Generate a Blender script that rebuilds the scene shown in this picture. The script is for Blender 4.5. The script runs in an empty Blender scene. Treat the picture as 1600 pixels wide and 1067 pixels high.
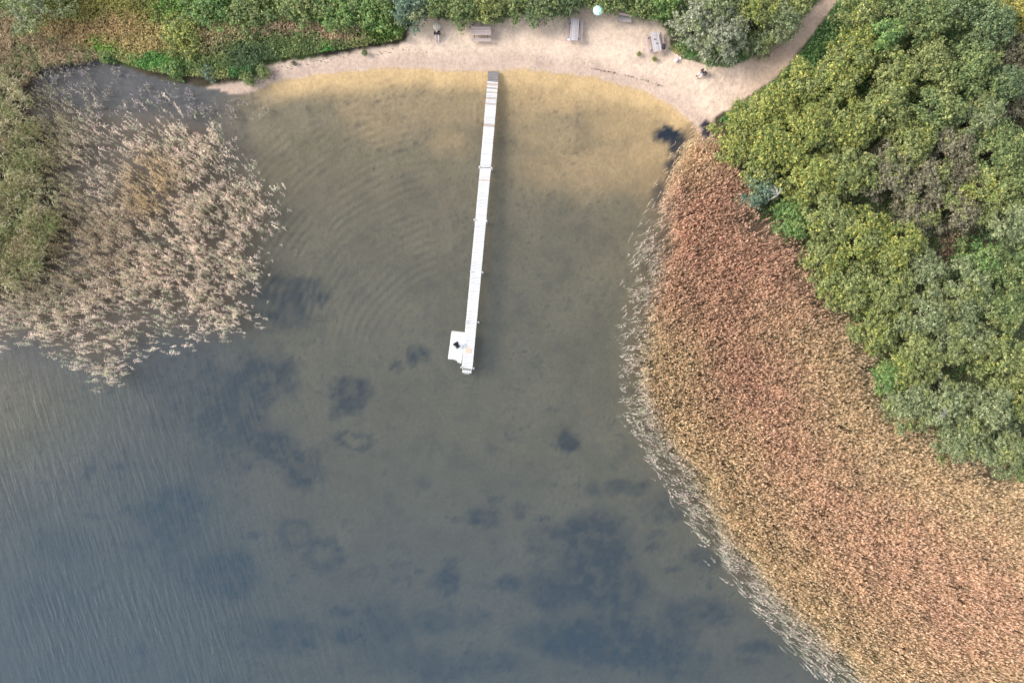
import bpy, math, random
import numpy as np
from mathutils import Vector
random.seed(7)
RNG = np.random.default_rng(11)
SC = bpy.context.scene
COL = SC.collection
S = 0.065                 # metres per photo pixel at water level
H = 69.33                 # camera height
# ---------------------------------------------------------------- camera
cd = bpy.data.cameras.new('camera'); cam = bpy.data.objects.new('camera', cd); COL.objects.link(cam)
cam.location = (0, 0, H); cam.rotation_euler = (0, 0, 0)
cd.sensor_width = 36; cd.lens = 18 / (800 * S / H); cd.clip_end = 8000; cd.clip_start = 0.5
SC.camera = cam
# ---------------------------------------------------------------- world, sun, exposure
SUN_EL = math.radians(34); SUN_AZ = math.radians(282)      # compass direction the light comes from (left)
wd = bpy.data.worlds.new('World'); SC.world = wd; wd.use_nodes = True
wn = wd.node_tree.nodes; wl = wd.node_tree.links
bg = wn['Background']
sky = wn.new('ShaderNodeTexSky'); sky.sky_type = 'NISHITA'; sky.sun_disc = False
sky.sun_elevation = SUN_EL; sky.sun_rotation = SUN_AZ; sky.dust_density = 1.5; sky.air_density = 1.0; sky.ozone_density = 1.0
hs = wn.new('ShaderNodeHueSaturation'); hs.inputs['Saturation'].default_value = 0.45
wl.new(sky.outputs[0], hs.inputs['Color']); wl.new(hs.outputs[0], bg.inputs[0]); bg.inputs[1].default_value = 0.15
sl = bpy.data.lights.new('sun', 'SUN'); sun = bpy.data.objects.new('sun', sl); COL.objects.link(sun)
sl.energy = 1.35; sl.angle = math.radians(20); sl.color = (1.0, 0.96, 0.91)
sd = Vector((math.sin(SUN_AZ) * math.cos(SUN_EL), math.cos(SUN_AZ) * math.cos(SUN_EL), math.sin(SUN_EL)))
sun.rotation_euler = sd.to_track_quat('Z', 'Y').to_euler(); sun.location = (-60, -40, 90)
SC.view_settings.view_transform = 'Standard'; SC.view_settings.look = 'None'
SC.view_settings.gamma = 1.0; SC.view_settings.use_curve_mapping = False
SC.view_settings.exposure = 1.30

# ---------------------------------------------------------------- helpers
def W(px, py, z=0.0):
    k = (H - z) / H * S
    return (px - 800) * k, (533.5 - py) * k
def PXY(x, y):
    return x / S + 800, 533.5 - y / S
def srgb(r, g, b):
    f = lambda c: (c / 255 / 12.92) if c / 255 <= 0.04045 else ((c / 255 + 0.055) / 1.055) ** 2.4
    return np.array([f(r), f(g), f(b)])
_tab = RNG.random((256, 256))
def vnoise(x, y, seed=0):
    x = np.asarray(x, float) + seed * 17.3; y = np.asarray(y, float) + seed * 9.7
    xi = np.floor(x).astype(int); yi = np.floor(y).astype(int); fx = x - xi; fy = y - yi
    fx = fx * fx * (3 - 2 * fx); fy = fy * fy * (3 - 2 * fy)
    g = lambda a, b: _tab[a & 255, b & 255]
    return (g(xi, yi) * (1 - fx) + g(xi + 1, yi) * fx) * (1 - fy) + (g(xi, yi + 1) * (1 - fx) + g(xi + 1, yi + 1) * fx) * fy
def fbm(x, y, seed=0, o=4):
    v = 0; a = 0.5; t = 0
    for i in range(o):
        v = v + a * vnoise(x * 2 ** i, y * 2 ** i, seed + i * 3); t += a; a *= 0.5
    return v / t
def sdist(poly, px, py):
    """signed distance to a closed polygon, positive inside"""
    P = np.array(poly, float); Q = np.roll(P, -1, axis=0)
    px = np.asarray(px, float); py = np.asarray(py, float)
    best = np.full(px.shape, 1e18); ins = np.zeros(px.shape, bool)
    for (ax, ay), (bx, by) in zip(P, Q):
        dx, dy = bx - ax, by - ay
        t = np.clip(((px - ax) * dx + (py - ay) * dy) / (dx * dx + dy * dy + 1e-9), 0, 1)
        best = np.minimum(best, (px - ax - t * dx) ** 2 + (py - ay - t * dy) ** 2)
        c = (ay > py) != (by > py)
        if dy != 0:
            ins ^= c & (px < (bx - ax) * (py - ay) / dy + ax)
    d = np.sqrt(best)
    return np.where(ins, d, -d)
def sstep(a, b, x):
    t = np.clip((x - a) / (b - a), 0, 1); return t * t * (3 - 2 * t)
def blob(px, py, cx, cy, rx, ry, soft=0.5):
    d = np.sqrt(((px - cx) / rx) ** 2 + ((py - cy) / ry) ** 2)
    return 1 - sstep(1 - soft, 1 + soft, d)

def tag(o, label=None, cat=None, group=None, kind=None):
    if label: o['label'] = label
    if cat: o['category'] = cat
    if group: o['group'] = group
    if kind: o['kind'] = kind
    return o
def empty(name, loc=(0, 0, 0), rz=0, label=None, cat=None, group=None):
    o = bpy.data.objects.new(name, None); COL.objects.link(o); o.location = loc; o.rotation_euler = (0, 0, rz)
    o.empty_display_size = 0.3
    return tag(o, label, cat, group)
def link(name, me, parent=None, loc=(0, 0, 0), rot=(0, 0, 0), scale=(1, 1, 1)):
    o = bpy.data.objects.new(name, me); COL.objects.link(o); o.location = loc; o.rotation_euler = rot; o.scale = scale
    if parent: o.parent = parent
    return o
def np_mesh(name, verts, quads, mat, colors=None, smooth=False, tris=False):
    n = 3 if tris else 4
    me = bpy.data.meshes.new(name)
    verts = np.asarray(verts, np.float32).reshape(-1, 3); quads = np.asarray(quads, np.int32).reshape(-1, n)
    me.vertices.add(len(verts)); me.vertices.foreach_set('co', verts.ravel())
    me.loops.add(quads.size); me.loops.foreach_set('vertex_index', quads.ravel())
    me.polygons.add(len(quads)); me.polygons.foreach_set('loop_start', np.arange(0, quads.size, n, dtype=np.int32))
    me.polygons.foreach_set('loop_total', np.full(len(quads), n, np.int32))
    if smooth: me.polygons.foreach_set('use_smooth', np.ones(len(quads), bool))
    me.update(calc_edges=True)
    if colors is not None:
        a = me.color_attributes.new('col', 'FLOAT_COLOR', 'POINT')
        c = np.ones((len(verts), 4), np.float32); c[:, :3] = colors; a.data.foreach_set('color', c.ravel())
    if mat: me.materials.append(mat)
    return me
class MB:
    def __init__(s): s.v = []; s.f = []
    def box(s, cx, cy, cz, sx, sy, sz, rz=0, rx=0, ry=0):
        b = len(s.v); from mathutils import Euler
        R = Euler((rx, ry, rz)).to_matrix()
        for dz in (-1, 1):
            for dx, dy in ((-1, -1), (1, -1), (1, 1), (-1, 1)):
                p = R @ Vector((dx * sx / 2, dy * sy / 2, dz * sz / 2)); s.v.append((p.x + cx, p.y + cy, p.z + cz))
        s.f += [(b, b + 3, b + 2, b + 1), (b + 4, b + 5, b + 6, b + 7), (b, b + 1, b + 5, b + 4), (b + 1, b + 2, b + 6, b + 5), (b + 2, b + 3, b + 7, b + 6), (b + 3, b, b + 4, b + 7)]
        return s
    def tube(s, pts, rad, n=6):
        pts = [Vector(p) for p in pts]; b0 = len(s.v)
        if not hasattr(rad, '__len__'): rad = [rad] * len(pts)
        for i, p in enumerate(pts):
            d = (pts[min(i + 1, len(pts) - 1)] - pts[max(i - 1, 0)]).normalized()
            u = d.cross(Vector((0.31, 0.9, 0.13))).normalized(); w = d.cross(u)
            for k in range(n):
                a = 2 * math.pi * k / n; q = p + (u * math.cos(a) + w * math.sin(a)) * rad[i]; s.v.append(tuple(q))
        for i in range(len(pts) - 1):
            for k in range(n):
                a = b0 + i * n + k; c = b0 + i * n + (k + 1) % n; s.f.append((a, c, c + n, a + n))
        s.f.append(tuple(b0 + k for k in range(n))[::-1]); s.f.append(tuple(b0 + (len(pts) - 1) * n + k for k in range(n)))
        return s
    def mesh(s, name, mat, smooth=False, bevel=0):
        me = bpy.data.meshes.new(name); me.from_pydata(s.v, [], s.f); me.update()
        if bevel:
            import bmesh
            bm = bmesh.new(); bm.from_mesh(me)
            bmesh.ops.bevel(bm, geom=bm.edges[:], offset=bevel, segments=1, affect='EDGES'); bm.to_mesh(me); bm.free()
        if smooth: me.polygons.foreach_set('use_smooth', np.ones(len(me.polygons), bool))
        me.materials.append(mat); return me
    def build(s, name, mat, parent=None, smooth=False, **k):
        return link(name, s.mesh(name, mat, smooth), parent, **k)

# ---------------------------------------------------------------- materials
def new_mat(name):
    m = bpy.data.materials.new(name); m.use_nodes = True; nt = m.node_tree; nt.nodes.clear()
    out = nt.nodes.new('ShaderNodeOutputMaterial'); return m, nt, nt.nodes, nt.links, out
def simple(name, col, rough=0.7, var=0.15, scale=6.0, bump=0.0, wood=None):
    m, nt, N, L, out = new_mat(name)
    b = N.new('ShaderNodeBsdfPrincipled'); b.inputs['Roughness'].default_value = rough
    tc = N.new('ShaderNodeTexCoord'); mp = N.new('ShaderNodeMapping'); L.new(tc.outputs['Object'], mp.inputs[0])
    if wood: mp.inputs['Scale'].default_value = wood
    nz = N.new('ShaderNodeTexNoise'); nz.inputs['Scale'].default_value = scale; nz.inputs['Detail'].default_value = 5
    L.new(mp.outputs[0], nz.inputs['Vector'])
    oi = N.new('ShaderNodeObjectInfo')
    ad = N.new('ShaderNodeMath'); ad.operation = 'ADD'
    mr2 = N.new('ShaderNodeMapRange'); mr2.inputs[3].default_value = -var * 0.6; mr2.inputs[4].default_value = var * 0.6
    L.new(oi.outputs['Random'], mr2.inputs[0])
    mr = N.new('ShaderNodeMapRange'); mr.inputs[1].default_value = 0.25; mr.inputs[2].default_value = 0.75
    mr.inputs[3].default_value = 1 - var; mr.inputs[4].default_value = 1 + var
    L.new(nz.outputs[0], mr.inputs[0]); L.new(mr.outputs[0], ad.inputs[0]); L.new(mr2.outputs[0], ad.inputs[1])
    mx = N.new('ShaderNodeVectorMath'); mx.operation = 'SCALE'; mx.inputs[0].default_value = tuple(col)
    L.new(ad.outputs[0], mx.inputs['Scale']); L.new(mx.outputs[0], b.inputs['Base Color'])
    if bump:
        bp = N.new('ShaderNodeBump'); bp.inputs['Strength'].default_value = bump; bp.inputs['Distance'].default_value = 0.02
        L.new(nz.outputs[0], bp.inputs['Height']); L.new(bp.outputs[0], b.inputs['Normal'])
    L.new(b.outputs[0], out.inputs[0]); return m
def leaf_mat(name, trans=0.3):
    m, nt, N, L, out = new_mat(name)
    at = N.new('ShaderNodeAttribute'); at.attribute_name = 'col'
    d = N.new('ShaderNodeBsdfPrincipled'); d.inputs['Roughness'].default_value = 0.55
    d.inputs['Specular IOR Level'].default_value = 0.3
    t = N.new('ShaderNodeBsdfTranslucent'); mx = N.new('ShaderNodeMixShader'); mx.inputs[0].default_value = trans
    L.new(at.outputs['Color'], d.inputs['Base Color']); L.new(at.outputs['Color'], t.inputs['Color'])
    L.new(d.outputs[0], mx.inputs[1]); L.new(t.outputs[0], mx.inputs[2]); L.new(mx.outputs[0], out.inputs[0]); return m
M = {}
M['leaf'] = leaf_mat('foliage', 0.3); M['reed'] = leaf_mat('dry_reed', 0.35)
M['bark'] = simple('bark', (0.11, 0.09, 0.07), 0.9, 0.3, 8, 0.5)
M['deadwood'] = simple('dead_wood', (0.34, 0.32, 0.28), 0.9, 0.2, 8, 0.3)
M['plank'] = simple('bleached_plank', (0.62, 0.605, 0.59), 0.8, 0.17, 5, 0.3, (1, 6, 1))
M['plank_dirty'] = simple('dirty_plank', (0.44, 0.36, 0.30), 0.85, 0.3, 3, 0.3, (1, 6, 1))
M['beam'] = simple('grey_beam', (0.42, 0.40, 0.37), 0.85, 0.2, 4, 0.3)
M['ramp'] = simple('ramp_rubber', (0.17, 0.145, 0.14), 0.85, 0.2, 4, 0.3)
M['platform'] = simple('white_deck', (0.66, 0.66, 0.65), 0.7, 0.04, 4, 0.2)
M['post'] = simple('pale_post', (0.66, 0.66, 0.65), 0.6, 0.1, 4)
M['alu'] = simple('aluminium', (0.75, 0.75, 0.76), 0.35, 0.05, 4)
M['wood_grey'] = simple('weathered_table_wood', (0.46, 0.42, 0.42), 0.85, 0.28, 5, 0.4, (1, 8, 1))
M['wood_pink'] = simple('weathered_bench_wood', (0.48, 0.38, 0.35), 0.85, 0.28, 5, 0.4, (8, 1, 1))
M['wood_brown'] = simple('brown_wood', (0.20, 0.15, 0.135), 0.85, 0.28, 5, 0.4)
M['mint'] = simple('mint_fabric', (0.50, 0.72, 0.65), 0.8, 0.05, 3)
M['metal'] = simple('grey_metal', (0.3, 0.3, 0.31), 0.4, 0.1, 5)
M['black'] = simple('black_cloth', (0.022, 0.02, 0.026), 0.85, 0.3, 8)
M['navy'] = simple('navy_cloth', (0.04, 0.04, 0.06), 0.85, 0.3, 8)
M['skin'] = simple('skin', (0.52, 0.33, 0.25), 0.5, 0.06, 6)
M['light_cloth'] = simple('pale_cloth', (0.62, 0.56, 0.56), 0.85, 0.08, 6)
M['cream'] = simple('cream_wicker', (0.66, 0.60, 0.48), 0.9, 0.25, 9, 0.4)
M['cream_dark'] = simple('wicker_seam', (0.20, 0.17, 0.12), 0.9, 0.25, 9, 0.4)
M['blond'] = simple('blond_hair', (0.60, 0.53, 0.45), 0.7, 0.1, 9)
M['white_cloth'] = simple('white_cloth', (0.8, 0.8, 0.8), 0.9, 0.04, 6)
M['pink_cloth'] = simple('pink_cloth', (0.68, 0.48, 0.47), 0.9, 0.1, 6)
M['rose_cloth'] = simple('rose_cloth', (0.50, 0.24, 0.23), 0.9, 0.1, 6)
M['tan'] = simple('tan_mat', (0.62, 0.43, 0.30), 0.9, 0.1, 9)
M['debris'] = simple('debris', (0.10, 0.075, 0.06), 0.9, 0.3, 9)

# ---------------------------------------------------------------- terrain fields (photo-pixel space = metres / S)
LAND = [(-30000, 620), (-120, 560), (-40, 520), (20, 440), (42, 330), (46, 200), (20, 130), (40, 92), (100, 82), (150, 84), (200, 106), (250, 122),
        (300, 133), (360, 150), (405, 143), (440, 126), (520, 115), (600, 109), (700, 109), (770, 113), (850, 111), (930, 121), (1000, 143),
        (1050, 168), (1085, 197), (1108, 228), (1130, 300), (1150, 360), (1230, 410), (1290, 520), (1370, 640), (1500, 735), (1640, 810),
        (30000, 16000), (30000, -30000), (-30000, -30000)]
SAND = [(312, 158), (316, 138), (360, 130), (392, 124), (414, 102), (480, 93), (560, 80), (635, 68), (640, 45), (660, 30), (740, 36), (770, 34), (800, 26), (870, 28), (915, 12), (945, 14), (985, 28),
        (1032, 38), (1050, 80), (1075, 90), (1110, 104), (1140, 100), (1185, 78), (1230, 40), (1290, -10), (1345, -60), (1440, -200), (1520, -200), (1400, -60), (1318, -5), (1262, 62), (1218, 120), (1170, 152),
        (1115, 185), (1112, 215), (1090, 230), (1000, 300), (700, 260), (400, 220)]
PATCH = [(538, 617, 31, 28, .9), (430, 700, 34, 27, .8), (468, 740, 33, 31, .85), (650, 555, 19, 18, .75), (617, 575, 11, 7, .6), (405, 592, 52, 42, .8),
         (440, 470, 55, 40, .7), (480, 455, 30, 22, .4), (350, 640, 60, 60, .55), (300, 620, 80, 60, .4), (360, 700, 70, 50, .4), (755, 812, 28, 19, .75), (778, 787, 13, 7, .6), (886, 690, 17, 15, .8), (700, 915, 18, 24, .8),
         (792, 917, 20, 13, .6), (930, 860, 60, 55, .85), (880, 925, 60, 36, .8), (965, 930, 50, 35, .7), (985, 765, 32, 14, .6), (925, 770, 14, 14, .4), (962, 733, 9, 6, .4),
         (1100, 965, 55, 24, .7), (1190, 1020, 30, 12, .6), (1110, 880, 30, 20, .6), (845, 850, 22, 26, .45), (870, 1000, 60, 30, .7), (960, 1010, 90, 45, .8),
         (580, 990, 65, 45, .5), (680, 980, 32, 20, .5), (745, 975, 25, 18, .45), (270, 810, 55, 55, .6), (340, 905, 62, 42, .65), (225, 800, 30, 15, .35), (240, 870, 40, 40, .3),
         (460, 1005, 45, 30, .5), (385, 1000, 50, 30, .4), (90, 860, 50, 30, .35), (60, 940, 60, 40, .3), (620, 913, 12, 8, .4), (770, 700, 12, 6, .3), (800, 690, 14, 8, .25), (860, 645, 12, 6, .25),
         (1040, 800, 40, 24, .4), (1075, 760, 20, 30, .3), (1060, 1000, 30, 60, .5), (700, 1050, 120, 25, .5), (1050, 1050, 60, 30, .5), (520, 648, 14, 7, .35), (500, 500, 15, 6, .3), (860, 450, 12, 8, .2),
         (1045, 210, 20, 12, .95), (1062, 222, 14, 20, .9), (1058, 240, 12, 18, .7), (1102, 205, 8, 12, 1.0), (1050, 262, 10, 16, .6), (1032, 300, 10, 25, .45), (1080, 204, 12, 12, .4)]
RINGS = [(547, 690, 20, 12, 7, .9), (452, 842, 24, 17, 9, .7), (500, 876, 23, 20, 10, .8), (568, 898, 11, 7, 5, .45), (745, 975, 20, 15, 8, .4), (538, 617, 24, 20, 9, .2), (755, 812, 20, 13, 8, .3)]
rs_ = np.random.default_rng(5)
for _ in range(70):
    cx_, cy_ = rs_.uniform(120, 1180), rs_.uniform(720, 1080)
    PATCH.append((cx_, cy_, rs_.uniform(5, 20), rs_.uniform(4, 12), rs_.uniform(.2, .55)))
C_dry = np.array((0.66, 0.505, 0.385)); C_wet = np.array((0.47, 0.345, 0.27)); C_gold = np.array((0.53, 0.365, 0.185))
C_silt = np.array((0.200, 0.165, 0.105)); C_deep = np.array((0.158, 0.140, 0.092)); C_weed = np.array((0.008, 0.018, 0.035))
C_soil = np.array((0.06, 0.05, 0.032)); C_grass = np.array((0.07, 0.12, 0.03)); C_litter = np.array((0.15, 0.11, 0.075))
def shore_d(px, py):
    w = 10 * (fbm(px / 40, py / 40, 5) - .5) + 5 * (fbm(px / 9, py / 9, 6) - .5)
    return sdist(LAND, px, py) * S + w * S           # metres, positive on land
def height(px, py):
    d = shore_d(px, py)
    up = np.minimum(0.085 * np.maximum(d, 0), 0.6 + 0.004 * np.maximum(d, 0)) + 0.03 * sstep(0, 3, d) * (fbm(px / 12, py / 12, 2) - .5)
    dn = -1.45 * (1 - np.exp(np.minimum(d, 0) / 17.0)) - 0.02
    # the reed beds stand on shallow mud
    z = np.where(d > 0, up, dn)
    rr = sstep(-30, 60, sdist(REED_R, px, py)) + sstep(-10, 70, sdist(REED_L, px, py)) * 0.7
    z = np.where(z < -0.3, z * (1 - 0.7 * np.clip(rr, 0, 1)) , z)
    return z, d
REED_R = [(1098, 212), (1065, 232), (1045, 285), (1022, 335), (1003, 400), (988, 470), (978, 540), (982, 600), (990, 660), (1025, 715), (1062, 772), (1100, 835), (1140, 890), (1193, 955), (1256, 1018),
          (1325, 1080), (1415, 1170), (1760, 1170), (1760, 830), (1650, 770), (1595, 735), (1540, 720), (1430, 650), (1380, 610), (1350, 520), (1300, 470), (1265, 430), (1250, 370), (1190, 340), (1175, 290), (1140, 245), (1118, 212)]
REED_L = [(-110, 90), (20, 85), (60, 120), (75, 150), (170, 165), (260, 170), (335, 190), (360, 250), (432, 312), (418, 365), (398, 430), (395, 515), (330, 535), (250, 535), (205, 560), (160, 600), (120, 575), (80, 560), (40, 530), (-20, 545), (-110, 545)]
MARSH = [(-110, 110), (0, 122), (48, 200), (62, 290), (72, 360), (45, 420), (0, 450), (-110, 455)]

def axis(lo, hi, step, far):
    a = list(np.arange(lo, hi + step / 2, step)); s = step; x = a[-1]; up = []
    while x < far: s *= 1.35; x += s; up.append(x)
    s = step; x = a[0]; dn = []
    while x > -far: s *= 1.35; x -= s; dn.append(x)
    return np.array(dn[::-1] + a + up)
def grid_mesh(name, xs, ys, zf, mat, colf=None):
    X, Y = np.meshgrid(xs, ys); x = X.ravel(); y = Y.ravel()
    px, py = PXY(x, y); z, c = zf(px, py)
    nx = len(xs); ny = len(ys); i = np.arange(nx * ny).reshape(ny, nx)
    q = np.stack([i[:-1, :-1], i[:-1, 1:], i[1:, 1:], i[1:, :-1]], -1).reshape(-1, 4)
    return np_mesh(name, np.stack([x, y, z], 1), q, mat, c, smooth=True)
def ground_fn(px, py):
    z, d = height(px, py)
    n1 = fbm(px / 60, py / 60, 1); n2 = fbm(px / 15, py / 15, 9); n3 = fbm(px / 5, py / 5, 12, 3)
    wx = px + 26 * (fbm(px / 30, py / 30, 21) - .5) + 13 * (fbm(px / 6, py / 6, 24) - .5); wy = py + 26 * (fbm(px / 30, py / 30, 22) - .5) + 13 * (fbm(px / 6, py / 6, 25) - .5)
    # below water
    g = np.zeros(px.shape)
    for b in ((560, 130, 150, 24), (760, 125, 200, 26), (900, 145, 160, 34), (985, 185, 75, 60), (930, 260, 110, 40), (860, 215, 60, 26), (600, 190, 45, 35), (670, 165, 110, 35), (560, 175, 35, 30), (700, 220, 30, 25), (1010, 230, 60, 60), (820, 170, 80, 40)):
        g = np.maximum(g, blob(wx, wy, *b, 0.75) * (0.86 if b[1] < 150 else 0.72 if b[0] > 900 else .5))
    g *= (0.72 + 0.5 * n2) * (1 - .38 * sstep(770, 640, px))
    col = C_silt + (C_deep - C_silt) * sstep(180, 620, py)[:, None]
    col = col * (0.8 + 0.4 * n1[:, None])
    col = col + (C_gold - col) * np.clip(g, 0, 1)[:, None]
    shal = sstep(-2.4, -0.7, d) * sstep(390, 470, px)
    col = col + (C_gold * 1.08 - col) * shal[:, None]
    wk = np.zeros(px.shape)
    for b in PATCH: wk = 1 - (1 - wk) * (1 - blob(wx, wy, b[0], b[1], b[2], b[3], 0.42) * b[4])
    wk = np.where(py > 330, wk * (.62 + .5 * sstep(.26, .60, fbm(px / 14, py / 14, 77, 4))), np.minimum(wk * 1.25, 1))
    for cx, cy, rx, ry, w, s in RINGS:
        s = s * .75
        r = np.sqrt(((wx - cx) / rx) ** 2 + ((wy - cy) / ry) ** 2); wk = np.maximum(wk, s * np.exp(-((r - 1) * rx / w) ** 2))
    pr = np.hypot(px - 735, py - 590) + 16 * (fbm(px / 90, py / 90, 27) - .5); an_ = np.arctan2(590 - py, px - 735)
    rk = sstep(1.70, 1.95, an_) * sstep(3.0, 2.7, an_) * sstep(120, 200, pr) * sstep(560, 440, pr) * sstep(.36, .6, fbm(px / 28, py / 28, 28))
    col = col * (1 + .17 * rk * np.sin(pr / 12.5 * 6.283) * (.6 + .8 * n3))[:, None]      # ripple arcs put into the bed colour as lighter and darker bands, no relief
    speck = sstep(0.66, 0.8, n3) * sstep(0.45, 0.6, n1) * 0.35 + sstep(0.55, 0.75, n2) * 0.18
    edge = sstep(400, 330, px) * sstep(220, 100, py) * 0.45      # dark mud along the left bank
    col = col * (1 - edge[:, None])
    lf_ = sstep(430, 300, px + 50 * (n1 - .5)) * sstep(640, 540, py); col = col + (np.array((.098, .098, .105)) * (.8 + .4 * n2[:, None]) - col) * (lf_ * .85)[:, None]
    wk = np.clip(wk * (0.75 + 0.5 * n3) + speck * (1 - shal), 0, 1)
    col = col + (C_weed - col) * wk[:, None]
    reedy = np.clip(sstep(-25, 25, sdist(REED_R, px, py)) + 0.9 * sstep(-10, 30, sdist(REED_L, px, py)), 0, 1)
    col = col + (C_litter - col) * (reedy * 0.8)[:, None]
    # above water
    sd_ = sdist(SAND, px, py) + 8 * (n2 - .5) + 5 * (n3 - .5)
    soil = C_soil * (0.6 + 0.8 * n2[:, None]); soil = soil + (C_grass - soil) * sstep(.42, .6, n1)[:, None] * .6
    dry = C_dry * (0.90 + 0.20 * n2[:, None]) * (0.95 + .1 * n3[:, None]) + np.array((.0, .012, .02)) * (n1[:, None] - .4)
    pathd = sstep(1100, 1220, px)[:, None]; dry = dry * (1 - pathd * np.array((.09, .16, .20)))
    dry = dry * (1 - .13 * sstep(.50, .68, fbm(px / 2.6, py / 2.6, 14, 2))[:, None] * sstep(.38, .55, n1)[:, None])
    for off_, st_ in ((.75, .22), (1.5, .14), (2.6, .10)):
        dry = dry * (1 - st_ * np.exp(-((d - off_ - .5 * (n1 - .5)) / .10) ** 2) * sstep(.35, .6, n2))[:, None]
    wetk = (1 - sstep(0.5, 2.3, d + 0.8 * (n1 - .5))) * (0.6 + 0.5 * n2)
    dry = dry + (C_wet - dry) * np.clip(wetk, 0, 1)[:, None]
    top = soil + (dry - soil) * sstep(-2, 3, sd_)[:, None]
    mud = blob(wx, wy, 1101, 204, 9, 13, .3); top = top + (np.array((.03, .03, .04)) - top) * mud[:, None]
    top = top + (C_litter * 1.2 - top) * (sstep(1108, 1125, px) * sstep(190, 240, py))[:, None]
    k = sstep(-0.06, 0.10, d)[:, None]
    return z, np.clip(col * (1 - k) + top * k, 0.002, 1)
m, nt, N, L, out = new_mat('ground_sand_and_bed'); M['ground'] = m
at = N.new('ShaderNodeAttribute'); at.attribute_name = 'col'
b = N.new('ShaderNodeBsdfPrincipled'); b.inputs['Roughness'].default_value = 0.95; b.inputs['Specular IOR Level'].default_value = 0.1
geo = N.new('ShaderNodeNewGeometry')
def noise(N, L, vec, scale, detail=4, rough=.55):
    n = N.new('ShaderNodeTexNoise'); n.inputs['Scale'].default_value = scale; n.inputs['Detail'].default_value = detail; n.inputs['Roughness'].default_value = rough
    L.new(vec, n.inputs['Vector']); return n.outputs[0]
def maprange(N, L, v, a, b_, c, d_):
    r = N.new('ShaderNodeMapRange'); L.new(v, r.inputs[0])
    for i, q in zip((1, 2, 3, 4), (a, b_, c, d_)): r.inputs[i].default_value = q
    return r.outputs[0]
def mth(N, L, op, a, b_=None):
    q = N.new('ShaderNodeMath'); q.operation = op
    for i, s in enumerate((a, b_)):
        if s is None: continue
        if isinstance(s, (int, float)): q.inputs[i].default_value = s
        else: L.new(s, q.inputs[i])
    return q.outputs[0]
f1 = maprange(N, L, noise(N, L, geo.outputs['Position'], 3.0, 6, .75), .3, .7, .80, 1.18)
f2 = maprange(N, L, noise(N, L, geo.outputs['Position'], 0.5, 4), .3, .7, .9, 1.1)
ff = mth(N, L, 'MULTIPLY', f1, f2)
sc = N.new('ShaderNodeVectorMath'); sc.operation = 'SCALE'; L.new(at.outputs['Color'], sc.inputs[0]); L.new(ff, sc.inputs['Scale'])
L.new(sc.outputs[0], b.inputs['Base Color'])
bp = N.new('ShaderNodeBump'); bp.inputs['Strength'].default_value = 0.8; bp.inputs['Distance'].default_value = 0.14
L.new(noise(N, L, geo.outputs['Position'], 1.7, 7, .72), bp.inputs['Height']); L.new(bp.outputs[0], b.inputs['Normal'])
L.new(b.outputs[0], out.inputs[0])
gx = axis(-56, 56, 0.26, 2500); gy = axis(-39, 39, 0.26, 2500)
tag(link('ground', grid_mesh('ground', gx, gy, ground_fn, M['ground'])), 'pale sand beach, path and lake bed sinking under the water', kind='structure')

# water: one sheet, its murk grows with the depth below it
m, nt, N, L, out = new_mat('lake_water'); M['water'] = m
at = N.new('ShaderNodeAttribute'); at.attribute_name = 'col'
geo = N.new('ShaderNodeNewGeometry'); sx = N.new('ShaderNodeSeparateXYZ'); L.new(geo.outputs['Position'], sx.inputs[0])
sa = N.new('ShaderNodeSeparateColor'); L.new(at.outputs['Color'], sa.inputs[0])
depth, wind, ring = sa.outputs[0], sa.outputs[1], sa.outputs[2]
mp = N.new('ShaderNodeMapping'); mp.inputs['Rotation'].default_value = (0, 0, math.radians(-72)); 
mp2 = N.new('ShaderNodeMapping'); mp2.inputs['Scale'].default_value = (0.35, 2.1, 1); L.new(geo.outputs['Position'], mp.inputs[0]); 
mp.vector_type = 'TEXTURE'; L.new(mp.outputs[0], mp2.inputs[0])
w1 = noise(N, L, mp2.outputs[0], 1.0, 3, .5)
mp3 = N.new('ShaderNodeMapping'); mp3.inputs['Scale'].default_value = (0.6, 3.2, 1); L.new(mp.outputs[0], mp3.inputs[0])
w2 = noise(N, L, mp3.outputs[0], 1.0, 2, .5)
wsum = mth(N, L, 'ADD', w1, mth(N, L, 'MULTIPLY', w2, 0.35))
big = maprange(N, L, noise(N, L, geo.outputs['Position'], 0.09, 3), .35, .65, .35, 1.2)
hw = mth(N, L, 'MULTIPLY', mth(N, L, 'MULTIPLY', wsum, big), wind)
cx0, cy0 = W(735, 590)
dx = mth(N, L, 'SUBTRACT', sx.outputs[0], cx0); dy = mth(N, L, 'SUBTRACT', sx.outputs[1], cy0)
rr = mth(N, L, 'SQRT', mth(N, L, 'ADD', mth(N, L, 'MULTIPLY', dx, dx), mth(N, L, 'MULTIPLY', dy, dy)))
rr = mth(N, L, 'ADD', rr, mth(N, L, 'MULTIPLY', noise(N, L, geo.outputs['Position'], 0.22, 2), 2.6))
sn = mth(N, L, 'SINE', mth(N, L, 'MULTIPLY', rr, 8.3))
rm = maprange(N, L, noise(N, L, geo.outputs['Position'], 0.35, 3), .42, .62, 0, 1)
hr = mth(N, L, 'MULTIPLY', mth(N, L, 'MULTIPLY', sn, rm), mth(N, L, 'MULTIPLY', ring, 0.10))
fine = mth(N, L, 'MULTIPLY', noise(N, L, geo.outputs['Position'], 5.0, 2), 0.05)
hh = mth(N, L, 'ADD', mth(N, L, 'ADD', hw, hr), fine)
bp = N.new('ShaderNodeBump'); bp.inputs['Strength'].default_value = 1.0; bp.inputs['Distance'].default_value = 0.19; L.new(hh, bp.inputs['Height'])
tr = N.new('ShaderNodeBsdfTransparent'); df = N.new('ShaderNodeBsdfDiffuse'); df.inputs[0].default_value = (0.088, 0.112, 0.132, 1)
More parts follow.
